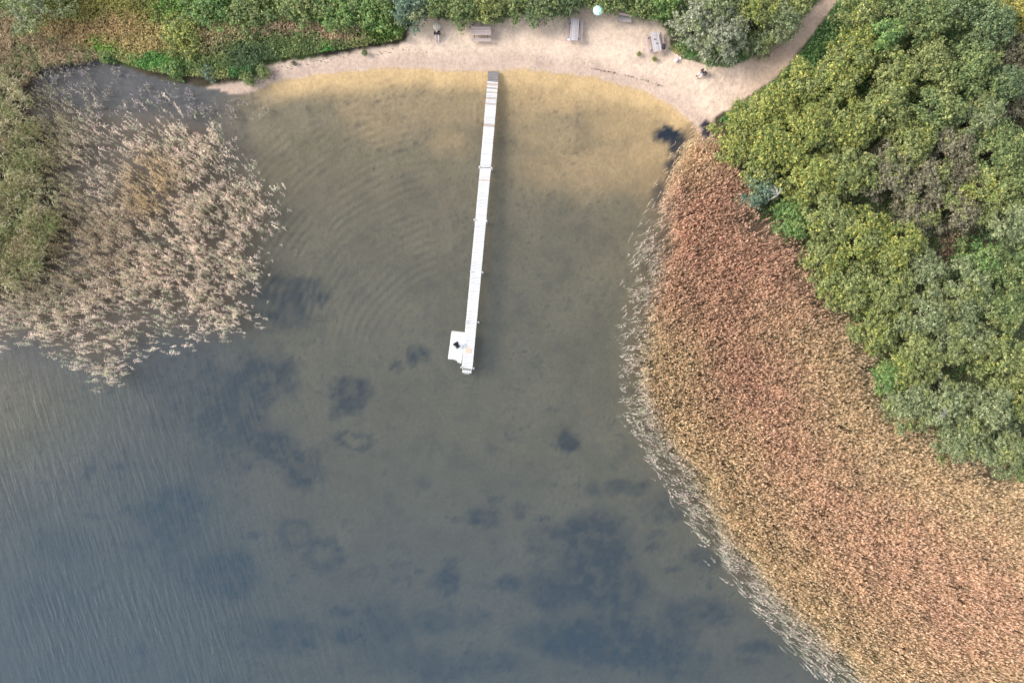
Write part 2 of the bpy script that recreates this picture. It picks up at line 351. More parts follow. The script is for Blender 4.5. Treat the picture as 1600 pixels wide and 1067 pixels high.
L.new(bp.outputs[0], df.inputs['Normal'])
bm_ = N.new('ShaderNodeMix'); bm_.data_type = 'RGBA'; bm_.inputs[6].default_value = (0.112, 0.114, 0.092, 1); bm_.inputs[7].default_value = (0.060, 0.089, 0.112, 1)
L.new(maprange(N, L, depth, .5, 1.95, 0, 1), bm_.inputs[0]); L.new(bm_.outputs[2], df.inputs[0])
tfac = mth(N, L, 'SUBTRACT', 1.0, mth(N, L, 'EXPONENT', mth(N, L, 'MULTIPLY', depth, -0.38)))
tr.inputs[0].default_value = (0.95, 0.95, 0.94, 1)
mx = N.new('ShaderNodeMixShader'); L.new(tfac, mx.inputs[0]); L.new(tr.outputs[0], mx.inputs[1]); L.new(df.outputs[0], mx.inputs[2])
gl = N.new('ShaderNodeBsdfGlossy'); gl.inputs['Roughness'].default_value = 0.07; L.new(bp.outputs[0], gl.inputs['Normal'])
fr = N.new('ShaderNodeFresnel'); fr.inputs['IOR'].default_value = 1.333; L.new(bp.outputs[0], fr.inputs['Normal'])
mg = N.new('ShaderNodeMixShader'); L.new(mth(N, L, 'MULTIPLY', fr.outputs[0], mth(N, L, 'SUBTRACT', 1.0, geo.outputs['Backfacing'])), mg.inputs[0]); L.new(mx.outputs[0], mg.inputs[1]); L.new(gl.outputs[0], mg.inputs[2])
L.new(mg.outputs[0], out.inputs[0])
def water_fn(px, py):
    z, d = height(px, py)
    wind = .62 * sstep(760, 160, px) * sstep(500, 640, py) * (1 - .35 * sstep(260, 0, px) * sstep(700, 1000, py)) + 0.12 + 0.15 * sstep(900, 1060, py)
    ang = np.arctan2(-(py - 590), px - 735); r = np.hypot(px - 735, py - 590)
    ring = sstep(1.75, 1.95, ang) * sstep(3.0, 2.75, ang) * sstep(150, 240, r) * sstep(560, 420, r)
    depth_ = np.maximum(-z, 0) * (1 + 0.45 * sstep(600, 1060, py) + 0.85 * sstep(560, 120, px) * sstep(400, 620, py) + 0.3 * sstep(420, 0, px) * sstep(620, 400, py))
    return np.zeros(px.shape), np.stack([depth_, np.clip(wind, 0, 1), ring], 1)
wx_ = axis(-56, 56, 0.8, 2500); wy_ = axis(-39, 39, 0.8, 2500)
tag(link('lake_water', grid_mesh('lake_water', wx_, wy_, water_fn, M['water'])), 'calm grey-green lake water turning blue further out', kind='structure')

def gz(px, py):
    z, d = height(np.atleast_1d(float(px)), np.atleast_1d(float(py))); return float(z[0])

# ---------------------------------------------------------------- foliage
def leaf_quads(C, Nn, D, ln, wd_):
    """rhombic leaves: centres C, normals Nn, directions D, length, width (arrays)"""
    D = D - Nn * np.sum(D * Nn, 1, keepdims=True); D /= np.linalg.norm(D, axis=1, keepdims=True) + 1e-9
    B = np.cross(Nn, D)
    a = C - D * ln[:, None] * .5; b_ = C + B * wd_[:, None] * .5; c = C + D * ln[:, None] * .5; d = C - B * wd_[:, None] * .5
    return np.stack([a, b_, c, d], 1).reshape(-1, 3)
def unit(n):
    v = RNG.normal(size=(n, 3)); return v / np.linalg.norm(v, axis=1, keepdims=True)
PAL = {   # base, second, accent colours (albedo)
 'yellow': ((.170, .215, .062), (.37, .40, .11), (.60, .52, .13)),
 'olive':  ((.165, .205, .070), (.33, .36, .135), (.48, .45, .17)),
 'green':  ((.130, .185, .070), (.26, .315, .115), (.38, .40, .15)),
 'dark':   ((.105, .155, .072), (.20, .26, .115), (.32, .36, .16)),
 'bright': ((.120, .22, .070), (.24, .36, .115), (.40, .44, .13)),
 'grey':   ((.160, .200, .090), (.33, .365, .175), (.46, .46, .26)),
 'pale':   ((.205, .225, .140), (.38, .39, .265), (.52, .51, .36)),
 'brown':  ((.175, .160, .100), (.31, .28, .175), (.42, .36, .23)),
 'gold':   ((.29, .27, .075), (.45, .40, .11), (.56, .45, .11)),
 'blue':   ((.110, .175, .115), (.22, .30, .20), (.32, .38, .26)),
}
def pal_cols(kind, n, lobe_t):
    a, b_, c = [np.array(q) for q in PAL[kind]]
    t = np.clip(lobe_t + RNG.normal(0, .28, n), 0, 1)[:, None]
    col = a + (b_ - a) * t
    acc = RNG.random(n) < 0.13 + 0.12 * (lobe_t > .8)
    col = np.where(acc[:, None], c, col)
    return col * np.clip(RNG.normal(1, .16, n), .55, 1.5)[:, None]
MIX = {'yellow': 'olive', 'olive': 'yellow', 'green': 'olive', 'dark': 'green', 'bright': 'green', 'grey': 'olive', 'pale': 'grey', 'brown': 'olive', 'gold': 'yellow', 'blue': 'grey'}
def crown_mesh(R, h, kind, willow=False, dens=1.0):
    nl = int(16 + R * R * 4.2); C = []; Nn = []; CO = []; SZ = []
    rot = RNG.uniform(0, math.pi); p1, p2 = RNG.uniform(0, 6.28, 2)
    for i in range(nl):
        rho = math.sqrt((i + .5) / nl) * R; th = i * 2.39996 + RNG.uniform(-.6, .6); q = min(rho / R, 1.0)
        rho *= RNG.uniform(.86, 1.12) * (1 + .14 * math.sin(2 * th + p1) + .10 * math.sin(3 * th + p2))
        lx = rho * math.cos(th); ly = rho * math.sin(th)
        lz = h * (0.40 + 0.48 * math.sqrt(max(0, 1 - q * q))) + RNG.uniform(-.42, .30)
        lr = RNG.uniform(.34, .72) * (1.1 - .3 * q) * min(1.0, .55 + R / 5); lt = RNG.random()
        kk = kind if RNG.random() < .80 else MIX[kind]
        n = max(int(92 * lr * lr / .36 * dens), 14); d = unit(n); d[:, 2] = np.abs(d[:, 2]) * 1.1 - .45; d /= np.linalg.norm(d, axis=1, keepdims=True)
        lc = np.array([lx, ly, lz])
        C.append(lc + d * lr * RNG.uniform(.4, .95, n)[:, None] * np.array([1, 1, .8])); Nn.append(d); CO.append(pal_cols(kk, n, lt * .3)); SZ.append(np.full(n, 1.15))  # inner leaves toned darker than the shoots, crown shade put into their colour
        ns = max(int(15 * lr * lr / .36 * dens), 4)                  # shoots: stars of leaves standing off the lobe
        for _ in range(ns):
            sd_ = unit(1)[0]; sd_[2] = abs(sd_[2]) * 1.2 - .3; sd_ /= np.linalg.norm(sd_); cr = RNG.uniform(.09, .20); m_ = int(RNG.integers(7, 12))
            cpos = lc + sd_ * lr * RNG.uniform(.85, 1.3) * np.array([1, 1, .9])
            dd = unit(m_) + sd_ * .6; C.append(cpos + dd * cr); Nn.append(dd / np.linalg.norm(dd, axis=1, keepdims=True))
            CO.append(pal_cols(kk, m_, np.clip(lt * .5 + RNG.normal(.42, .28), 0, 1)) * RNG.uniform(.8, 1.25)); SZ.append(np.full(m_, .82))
    n = int(170 * R * dens); th = RNG.uniform(0, 2 * math.pi, n); rr_ = R * RNG.uniform(.5, 1.0, n)
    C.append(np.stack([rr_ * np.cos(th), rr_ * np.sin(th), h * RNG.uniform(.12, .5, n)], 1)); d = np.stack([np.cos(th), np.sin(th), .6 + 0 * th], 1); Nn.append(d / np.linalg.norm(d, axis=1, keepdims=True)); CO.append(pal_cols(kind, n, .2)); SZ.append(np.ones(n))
    C = np.concatenate(C); Nn = np.concatenate(Nn); CO = np.concatenate(CO); SZ = np.concatenate(SZ); n = len(C)
    nn = Nn * .5 + unit(n) * .5 + np.array([0, 0, .5]); nn /= np.linalg.norm(nn, axis=1, keepdims=True)
    D = unit(n) * .7 + Nn * (1.4 if willow else .7) - np.array([0, 0, .3])
    ln = RNG.uniform(.15, .27, n) * (1.3 if willow else 1) * SZ; wd_ = ln * (RNG.uniform(.28, .42, n) if willow else RNG.uniform(.45, .75, n))
    V = leaf_quads(C, nn, D, ln, wd_)
    return np_mesh('crown', V, np.arange(len(V)).reshape(-1, 4), M['leaf'], np.repeat(CO, 4, axis=0))
def trunk_mesh(R, h, mat='bark', bare=False):
    mb = MB(); t = 0.05 + h * .022
    tx, ty = random.uniform(-.15, .15) * R, random.uniform(-.15, .15) * R
    mb.tube([(0, 0, -.25), (tx * .4, ty * .4, h * .25), (tx, ty, h * .6)], [t * 1.3, t, t * .6], 7)
    nb = 14 if bare else 7
    for k in range(nb):
        a = k * 2.4 + random.random(); r = R * random.uniform(.45, .8); z0 = h * random.uniform(.15, .5)
        b0 = (tx * z0 / h, ty * z0 / h, z0); mid = (r * .45 * math.cos(a), r * .45 * math.sin(a), z0 + (h * .8 - z0) * .6)
        e = (r * math.cos(a + .2), r * math.sin(a + .2), h * random.uniform(.62, .86))
        mb.tube([b0, mid, e], [t * .55, t * .35, t * .1], 5)
        for j in range(3 if bare else 1):
            a2 = a + random.uniform(-.8, .8)
            mb.tube([mid, (mid[0] + .35 * R * math.cos(a2), mid[1] + .35 * R * math.sin(a2), h * random.uniform(.7, .92))], [t * .28, t * .07], 4)
    return mb.mesh('trunk', M[mat], smooth=True)
def tree(px, py, r, h, kind, label, cat='bush', name='alder_bush', group=None, dens=1.0, willow=None, bare=False):
    R = r * S * (H - h * .7) / H
    x, y = W(px, py, h * .7); bx, by = PXY(x, y); z = max(gz(bx, by), 0)
    root = empty(name, (x, y, z), RNG.uniform(0, 6.28), label, cat, group)
    if willow is None: willow = kind in ('grey', 'pale', 'blue')
    k = 1.0 if r > 14 else R / 1.0
    link('crown', crown_mesh(R / k, h / k, kind, willow, dens), root, scale=(k, k, k))
    link('trunk', trunk_mesh(R / k, h / k, 'deadwood' if bare else 'bark', bare), root, scale=(k, k, k))
    return root
G = 'bushes of the wood on the right'
TREES = [
 (1153, 222, 38, 3.4, 'yellow', 'yellow-green bush at the tip of the wood beside the dark mud pool'),
 (1172, 186, 30, 3.0, 'yellow', 'small yellow-green bush at the sand where the path meets the beach'),
 (1205, 168, 36, 3.6, 'yellow', 'bush with orange-yellow leaf clusters on the lower edge of the sandy path'),
 (1250, 140, 38, 3.8, 'yellow', 'bright yellow-flecked bush at the outer bend of the sandy path'),
 (1208, 230, 44, 4.4, 'yellow', 'broad yellow-green bush behind the tip of the wood'),
 (1185, 268, 28, 3.2, 'olive', 'narrow olive bush over the reeds just above the blue-green willow shrub'),
 (1188, 296, 28, 2.8, 'blue', 'blue-green willow shrub on the reed edge beside the bare white branch'),
 (1258, 207, 46, 4.8, 'yellow', 'large yellow-green bush in the middle of the yellow thicket'),
 (1262, 278, 44, 4.6, 'yellow', 'yellow bush with one orange cluster right of the blue-green willow shrub'),
 (1240, 345, 34, 2.6, 'bright', 'low vivid green bush in the notch of the reed edge'),
 (1300, 140, 40, 4.4, 'yellow', 'yellow-green bush one row in from the path grass'),
 (1340, 85, 38, 4.4, 'yellow', 'pale yellow bush left of the feathery green treetop'),
 (1312, 95, 24, 3.0, 'olive', 'small olive bush beside the green grass verge of the path'),
 (1318, 200, 42, 4.8, 'yellow', 'golden-green bush above the dark cleft in the thicket'),
 (1325, 268, 44, 5.0, 'olive', 'round olive bush below the dark cleft in the thicket'),
 (1295, 338, 42, 4.6, 'olive', 'olive bush right of the low vivid green bush'),
 (1345, 22, 36, 4.8, 'olive', 'olive bush at the top edge just right of the path'),
 (1378, 62, 26, 5.6, 'bright', 'feathery bright green treetop standing out of the yellow thicket'),
 (1398, 18, 34, 5.4, 'green', 'green tree at the top edge above the feathery bright treetop'),
 (1440, 38, 38, 5.6, 'green', 'mid green tree with a brown patch near the top edge'),
 (1492, 18, 36, 5.8, 'dark', 'dark green tree at the top edge left of the golden tree'),
 (1540, 48, 42, 6.0, 'dark', 'dark blue-green tree next to the golden corner tree'),
 (1398, 118, 38, 5.2, 'olive', 'olive tree below the feathery bright green treetop'),
 (1448, 100, 38, 5.6, 'olive', 'tree with a glowing yellow cluster among dark green neighbours'),
 (1508, 108, 44, 6.0, 'green', 'broad green tree in the upper right of the wood'),
 (1556, 138, 34, 5.6, 'dark', 'dark green tree bordering the brown hollow at the right edge'),
 (1462, 168, 44, 5.8, 'green', 'deep green tree with blue-green hollows above the brown bushes'),
 (1520, 188, 42, 5.4, 'grey', 'grey-green willow just above the brown dying bushes'),
 (1378, 172, 42, 5.0, 'olive', 'yellow-brown bush between yellow thicket and deep green trees'),
 (1418, 226, 38, 4.8, 'olive', 'olive bush whose lower edge drops into dark shade over the brown bushes'),
 (1590, 22, 36, 4.6, 'gold', 'golden yellow tree in the top right corner'),
 (1588, 88, 32, 4.2, 'brown', 'yellow-brown bush just below the golden corner tree'),
 (1588, 152, 36, 3.4, 'brown', 'dark brown bush in the hollow at the right edge'),
 (1484, 232, 32, 4.6, 'brown', 'brownish green bush under the grey-green willow'),
 (1383, 268, 42, 4.4, 'brown', 'tan and olive bush at the left end of the brown bushes'),
 (1440, 285, 42, 4.4, 'brown', 'tan bush in the centre of the brown patch'),
 (1495, 275, 38, 3.6, 'brown', 'withered red-brown bush at the right of the brown patch'),
 (1492, 328, 40, 3.8, 'brown', 'twiggy brown bush at the lower right of the brown patch'),
 (1430, 338, 36, 3.2, 'brown', 'grey-brown low bush in the dark hollow of the brown patch'),
 (1558, 236, 44, 5.4, 'green', 'leafy green tree right of the withered bushes'),
 (1540, 300, 38, 5.0, 'olive', 'light green tree touching the withered bushes'),
 (1592, 292, 36, 5.4, 'green', 'green tree at the right edge above the dark ravine'),
 (1568, 346, 38, 5.2, 'grey', 'grey-green tree hanging over the dark ravine'),
 (1532, 412, 36, 4.0, 'bright', 'vivid green bush below the dark ravine'),
 (1584, 425, 42, 4.4, 'green', 'fresh green bush at the right edge below the ravine'),
 (1342, 370, 44, 4.6, 'yellow', 'yellow-olive bush facing the grey-brown hollow'),
 (1398, 388, 42, 4.6, 'yellow', 'yellowish bush left of the small pink grass patch'),
 (1290, 408, 38, 3.8, 'olive', 'olive bush at the reed edge where the wood turns downhill'),
 (1322, 450, 40, 4.2, 'olive', 'olive bush above a dark notch in the reed edge'),
 (1385, 450, 46, 4.8, 'olive', 'broad olive-yellow bush in the middle of the lower wood'),
 (1440, 425, 36, 4.6, 'grey', 'grey-green bush just under the small pink grass patch'),
 (1440, 488, 44, 4.8, 'grey', 'grey-olive bush with twiggy gaps in the lower wood'),
 (1368, 515, 38, 4.0, 'olive', 'green-olive bush leaning over the steepest part of the reed edge'),
 (1502, 455, 46, 5.0, 'grey', 'wide grey-green willow left of the fresh green edge bush'),
 (1562, 485, 42, 4.8, 'green', 'green bush near the right edge halfway down'),
 (1425, 555, 46, 4.6, 'olive', 'olive-green bush with feathery shoots in the lower wood'),
 (1392, 588, 26, 3.4, 'bright', 'small yellow-tipped green bush sticking out over the reeds'),
 (1494, 528, 46, 5.0, 'grey', 'silvery green willow in the centre of the lower wood'),
 (1560, 560, 44, 5.0, 'olive', 'olive willow against the right edge of the lower wood'),
 (1418, 628, 40, 4.0, 'grey', 'grey-green willow bush low on the reed edge'),
 (1475, 630, 46, 4.6, 'grey', 'silvery willow around a small dark opening'),
 (1538, 640, 46, 4.8, 'grey', 'pale green willow right of the small dark opening'),
 (1596, 625, 36, 4.8, 'olive', 'yellowish willow at the right edge near the bottom of the wood'),
 (1502, 686, 38, 4.0, 'grey', 'willow bush bulging over the reeds near the bottom corner'),
 (1560, 700, 40, 4.2, 'grey', 'lowest willow of the wood at the right edge'),
 (1600, 722, 28, 3.0, 'green', 'little green bush in the bottom corner of the wood'),
]
for t in TREES:
    tree(*t, name='willow_bush' if t[4] in ('grey', 'blue') else 'alder_bush', group=G)
G2 = 'bushes along the top of the beach'
TOP = [
 (640, 14, 30, 2.6, 'blue', 'grey-green bush at the left end of the beach'),
 (686, -3, 26, 2.8, 'green', 'green bush directly above the seated person with the wicker cushion'),
 (722, 14, 28, 2.6, 'green', 'green bush overhanging the left end of the plank table'),
 (764, 8, 28, 2.8, 'olive', 'yellow-green bush overhanging the right end of the plank table'),
 (806, 2, 26, 2.6, 'green', 'green bush behind the sand right of the plank table'),
 (848, 8, 28, 2.8, 'dark', 'dark green bush left of the upright picnic table'),
 (888, 0, 26, 2.6, 'dark', 'shady green bush at the head of the upright picnic table'),
 (926, -10, 24, 2.6, 'green', 'green bush above the mint parasol'),
 (960, -5, 24, 2.8, 'green', 'green bush between parasol and small bench'),
 (1006, 2, 27, 3.0, 'green', 'yellow-tipped green bush behind the small bench'),
 (1040, 2, 30, 3.2, 'bright', 'bright green bush above the slanting picnic table'),
 (1086, 34, 37, 4.4, 'pale', 'silvery willow crown beside the slanting picnic table'),
 (1128, 56, 40, 4.2, 'pale', 'palest silver willow with bare twigs above the grass tuft'),
 (1120, 10, 42, 4.8, 'grey', 'grey-green willow at the top edge behind the palest willow'),
 (1172, 20, 38, 4.4, 'olive', 'olive willow at the top edge left of the path'),
 (1216, 38, 32, 3.8, 'grey', 'willow bush leaning over the left side of the sandy path'),
 (1186, 72, 20, 2.2, 'grey', 'little grey willow shrub beside the path below the dark gap'),
 (1240, 2, 30, 3.6, 'olive', 'topmost bush on the left side of the sandy path'),
]
for t in TOP:
    tree(*t, name='willow_bush' if t[4] in ('pale', 'grey', 'blue') else 'shore_bush', group=G2)
G3 = 'shrubs in the herb bank at the top left'
for t in [
 (536, 14, 40, 1.9, 'bright', 'vivid green shrub in the herb bank left of the yellowish shrub'),
 (592, 12, 36, 1.9, 'bright', 'bright green shrub at the right end of the herb bank'),
 (470, 12, 34, 1.7, 'green', 'green shrub at the top edge in the middle of the herb bank'),
 (285, 55, 32, 1.7, 'yellow', 'yellow-green shrub above the grassy shore at the left'),
 (330, 18, 34, 1.7, 'bright', 'light green shrub at the top edge of the herb bank'),
 (395, 22, 34, 1.7, 'green', 'leafy green shrub at the top edge above the reddish herbs'),
 (52, 8, 50, 3.6, 'grey', 'grey bare-twigged willow in the top left corner'),
]:
    tree(*t, name='willow_bush' if t[4] == 'grey' else 'herb_shrub', group=None if t[4] == 'grey' else G3, bare=t[4] == 'grey', dens=.45 if t[4] == 'grey' else .8)
# bare branches
def dead_branch(px, py, z, L_, rot, label):
    x, y = W(px, py, z); mb = MB()
    for k in range(7):
        a = rot + (k - 3) * .33 + random.uniform(-.1, .1); l = L_ * random.uniform(.6, 1)
        mb.tube([(0, 0, 0), (l * .5 * math.cos(a), l * .5 * math.sin(a), .25), (l * math.cos(a + .15), l * math.sin(a + .15), .3 + random.uniform(-.1, .2))], [.05, .035, .012], 5)
    mb.tube([(0, 0, 0), (0.15, 0.1, -z)], [.05, .08], 6)
    o = link('dead_branch', mb.mesh('dead_branch', M['deadwood'], True), loc=(x, y, z)); tag(o, label, 'branch')
dead_branch(1214, 306, 4.1, 1.1, 1.9, 'bare white branch sticking out beside the blue-green willow shrub')
dead_branch(1132, 78, 3.9, 1.3, 1.7, 'bare pale twigs rising out of the palest silver willow')
dead_branch(1478, 648, 4.6, 1.1, 2.6, 'short grey branch in the dark opening of the lower wood')

# ---------------------------------------------------------------- herb bank and undergrowth (uncountable)
def scatter(poly, step, jitter=1.0, pad=0):
    P = np.array(poly); x0, y0 = P.min(0) - pad; x1, y1 = P.max(0) + pad
    n = int((x1 - x0) * (y1 - y0) / step ** 2); px = RNG.uniform(x0, x1, n); py = RNG.uniform(y0, y1, n)
    s = sdist(poly, px, py); k = s > -pad; return px[k], py[k], s[k]
def zoned(px, py, zones, base):
    """mix region colours; zones = (cx, cy, rx, ry, colour)"""
    col = np.tile(np.array(base, float), (len(px), 1)); wx = px + 30 * (fbm(px / 22, py / 22, 31) - .5); wy = py + 30 * (fbm(px / 22, py / 22, 32) - .5)
    for cx, cy, rx, ry, c in zones:
        k = blob(wx, wy, cx, cy, rx, ry, .5)[:, None]; pick = RNG.random(len(px))[:, None] < k
        col = np.where(pick, np.array(c), col)
    return col
def leaf_field(name, poly, step, hmax, zones, base, label, cat, ln=(.14, .3), asp=.55, spread=.6, pad=0, edge=None):
    px, py, s = scatter(poly, step, pad=pad)
    hh_ = hmax * (.35 + .75 * fbm(px / 14, py / 14, 41)) * sstep(-6, 14, s + 6) * RNG.uniform(.35, 1.0, len(px))
    x = (px - 800) * S; y = (533.5 - py) * S; z0, d = height(px, py)
    C = np.stack([x, y, np.maximum(z0, 0) + .04 + hh_], 1); n = len(C)
    nn = unit(n) * spread + np.array([0, 0, .7]); nn /= np.linalg.norm(nn, axis=1, keepdims=True)
    D = unit(n); l = RNG.uniform(*ln, n)
    V = leaf_quads(C, nn, D, l, l * asp * RNG.uniform(.7, 1.3, n))
    col = zoned(px, py, zones, base) * np.clip(RNG.normal(1.5, .38, n), .5, 2.6)[:, None]
    o = link(name, np_mesh(name, V, np.arange(4 * n).reshape(-1, 4), M['leaf'], np.repeat(col, 4, axis=0)))
    return tag(o, label, cat, kind='stuff')
BANK = [(20, -40), (60, 62), (110, 78), (155, 86), (205, 104), (245, 116), (300, 122), (360, 128), (400, 118), (415, 98), (480, 90), (560, 78), (630, 66), (640, 40), (640, -40)]
leaf_field('herb_bank', BANK, 1.05, 1.25,
    [(330, 30, 330, 50, (.20, .235, .07)), (170, 30, 80, 50, (.21, .19, .055)), (150, 60, 110, 24, (.36, .25, .12)), (470, 55, 150, 16, (.40, .29, .18)), (340, 62, 60, 24, (.34, .27, .14)), (540, 15, 90, 28, (.12, .24, .035)), (350, 20, 90, 25, (.12, .21, .045)),
     (440, 78, 110, 14, (.13, .17, .06)), (330, 105, 80, 14, (.12, .16, .05)), (390, 118, 20, 12, (.06, .15, .04)), (520, 90, 15, 7, (.08, .2, .04)), (250, 100, 40, 14, (.10, .22, .05)), (170, 78, 20, 16, (.12, .25, .03)), (230, 70, 70, 14, (.34, .26, .11)), (600, 55, 40, 15, (.09, .15, .03)), (400, 95, 40, 18, (.08, .12, .05))],
    (.23, .24, .085), 'tangled bank of green, yellow and rust-coloured herbs above the left shore', 'herbs', asp=.4)
UNDER = [(1318, -20), (1262, 66), (1215, 122), (1165, 158), (1120, 190), (1125, 240), (1160, 300), (1180, 345), (1240, 370), (1260, 430), (1310, 485), (1350, 530), (1385, 610), (1440, 660), (1540, 725), (1720, 790), (1720, -60), (1340, -60)]
leaf_field('undergrowth', UNDER, 2.0, 1.6, [(1475, 385, 22, 30, (.30, .19, .13)), (1540, 400, 60, 50, (.06, .16, .04)), (1590, 150, 60, 60, (.16, .12, .06))], (.10, .16, .055), 'dark green undergrowth between and beneath the bushes of the wood', 'undergrowth')
VERGE = [(1322, -30), (1300, 12), (1268, 58), (1238, 98), (1212, 128), (1170, 156), (1120, 190), (1140, 200), (1200, 150), (1260, 118), (1290, 90), (1330, 40), (1345, -30)]
leaf_field('grass_verge', VERGE, .9, .35, [], (.10, .19, .055), 'strip of lush green grass along the right side of the sandy path', 'grass', ln=(.12, .3), asp=.3)
leaf_field('grass_tuft', [(1045, 78), (1062, 92), (1080, 96), (1105, 104), (1135, 108), (1165, 96), (1200, 75), (1180, 60), (1080, 60)], .9, .3, [(1052, 88, 14, 12, (.30, .27, .10))], (.10, .18, .055), 'green grass under the silvery willow where the sand begins', 'grass', ln=(.12, .28), asp=.3, pad=2)
leaf_field('bush_skirt', [(620, -40), (640, 30), (664, 28), (700, 30), (740, 36), (785, 38), (805, 24), (850, 27), (880, 20), (915, 10), (950, 10), (985, 14), (1010, 26), (1035, 34), (1060, 50), (1240, 40), (1290, -10), (1290, -40)], 1.6, .6, [], (.06, .12, .035), 'low leafy undergrowth along the top of the beach', 'undergrowth', pad=2)
leaf_field('corner_grass', [(1550, 738), (1600, 742), (1700, 760), (1700, 800), (1600, 772)], 1.4, .5, [], (.20, .19, .07), 'olive grass at the right edge below the wood', 'grass', asp=.3)
leaf_field('far_thicket', [(1650, -160), (1650, 700), (1720, 800), (2300, 1100), (2300, -160)], 5.0, 4.0, [], (.09, .12, .045), 'thicket continuing to the right', 'thicket', ln=(.5, 1.0), asp=.7)
leaf_field('north_thicket', [(-300, -300), (-300, -30), (1260, -30), (1420, -300)], 4.0, 3.0, [], (.09, .13, .045), 'thicket continuing above the beach', 'thicket', ln=(.4, .9), asp=.7)

# ---------------------------------------------------------------- reeds (uncountable)
def reeds(name, px, py, h, colfn, label, leaves=5, lf=(.35, .75), lw=.055, lean=.12, plume=True, zref=None, wind=(0.5, 0.3), up=.35, flat=1.0, stem=.05, lw_=None):
    lw = lw_ or lw
    n = len(px); z = h if zref is None else zref
    k = (H - z) / H * S; x = (px - 800) * k; y = (533.5 - py) * k
    bx, by = PXY(x, y); zg, _ = height(bx, by); zb = np.maximum(zg, -.35)
    ln_ = RNG.normal(0, lean, (n, 2)) + np.array(wind) * lean
    tip = np.stack([x + ln_[:, 0] * h, y + ln_[:, 1] * h, zb.clip(0) + h], 1); base = np.stack([x, y, zb], 1)
    V = []; CO = []; c0 = colfn(px, py)
    def blade(a, b_, w, col, sag=None):
        d = b_ - a; side = np.cross(d, unit(n) * .6 + np.array([0, 0, .8])); side /= np.linalg.norm(side, axis=1, keepdims=True) + 1e-9
        m_ = a + d * .45 + (0 if sag is None else sag); w = w[:, None] if hasattr(w, 'shape') else w
        V.append(np.stack([a, m_ + side * w * .5, b_, m_ - side * w * .5], 1)); CO.append(np.repeat(col[:, None, :], 4, 1))
    blade(base, tip, stem, c0 * .85)
    for i in range(leaves):
        t = RNG.uniform(.45, .95, n)[:, None]; a = base + (tip - base) * t; th = RNG.normal(.6, 1.6, n)
        l = RNG.uniform(*lf, n); e = a + np.stack([np.cos(th) * l * flat, np.sin(th) * l * flat, l * RNG.uniform(-.35, up, n)], 1)
        col = c0 * np.clip(RNG.normal(1, .2, n), .5, 1.6)[:, None]
        blade(a, e, lw, col, np.array([0, 0, .07]))
    if plume:
        a = tip; th = RNG.normal(.6, .7, n); e = a + np.stack([np.cos(th) * .16, np.sin(th) * .16, .22 + 0 * th], 1)
        blade(a - (tip - base) * .04, e, .11, c0 * np.array([.85, .74, .74]))
    V = np.concatenate(V).reshape(-1, 3); CO = np.concatenate(CO).reshape(-1, 3)
    o = link(name, np_mesh(name, V, np.arange(len(V)).reshape(-1, 4), M['reed'], CO)); return tag(o, label, 'reeds', kind='stuff')
def c_right(px, py):
    s = sdist(REED_R, px, py)
    n = fbm(px / 35, py / 35, 51); n2 = fbm(px / 9, py / 9, 52)
    rust = np.array((.74, .53, .365)); yel = np.array((.80, .68, .42)); tan = np.array((.84, .645, .43))
    wob = 40 * (n - .5)
    c = tan + (rust - tan) * (sstep(.4, .62, n + .25 * blob(px, py, 1130, 430, 130, 180)) * (.35 + .65 * sstep(760, 560, py)))[:, None]
    yk = sstep(190, 60, s + wob + 60 * sstep(900, 700, py) * 0) * sstep(430, 560, py) * .85
    c = c + (yel - c) * yk[:, None]
    c = c + (yel - c) * (blob(px, py, 1080, 250, 50, 50) * .5)[:, None]
    fr = sstep(46, 14, s + wob * .6) * sstep(260, 420, py) * sstep(-25, -60, sdist(UNDER, px, py))
    pale = np.where(RNG.random(len(px))[:, None] < .35, np.array((.46, .50, .37)), np.array((.72, .64, .55)))
    c = c + (pale - c) * fr[:, None]
    n3_ = fbm(np.hypot(px - 800, py - 533) / 16, np.arctan2(py - 533, px - 800) * 100, 67, 2)
    return c * (0.78 + 0.4 * n2)[:, None] * (.80 + .40 * n3_)[:, None] * np.clip(RNG.normal(1, .15, len(px)), .5, 1.5)[:, None]
px, py, s = scatter(REED_R, 1.75, pad=30)
n1 = fbm(px / 16, py / 16, 61, 3); n2 = fbm(px / 45, py / 45, 62); inn = sstep(10, 58, s + 50 * (n2 - .5))
inn = np.where(py < 330, np.maximum(inn, sstep(-4, 12, s)), inn); bound_tree = sdist(UNDER, px, py)
rad = np.hypot(px - 800, py - 533); an = np.arctan2(py - 533, px - 800) * 600
n3 = fbm(rad / 13, an / 5.5, 64, 2)                      # wind-combed clumps
dens = inn * (.50 + .65 * sstep(.34, .56, n3)) * (.72 + .3 * sstep(.3, .5, n1)) + (1 - inn) * sstep(.42, .60, .35 * n1 + .3 * n3 + .35 * fbm(px / 4, py / 4, 66, 2)) * .30 * sstep(-26, 12, s)
dens *= np.where(bound_tree > 12, 0.0, 1.0)
k = RNG.random(len(px)) < dens; px, py = px[k], py[k]
reeds('reed_bed', px, py, 1.5 + .7 * fbm(px / 25, py / 25, 63) + RNG.normal(0, .18, len(px)), c_right, 'dense bed of rust and straw coloured reeds filling the lower right', leaves=3, zref=2.0, lf=(.35, .7), flat=.28, up=.85, stem=.05, lw_=.042)
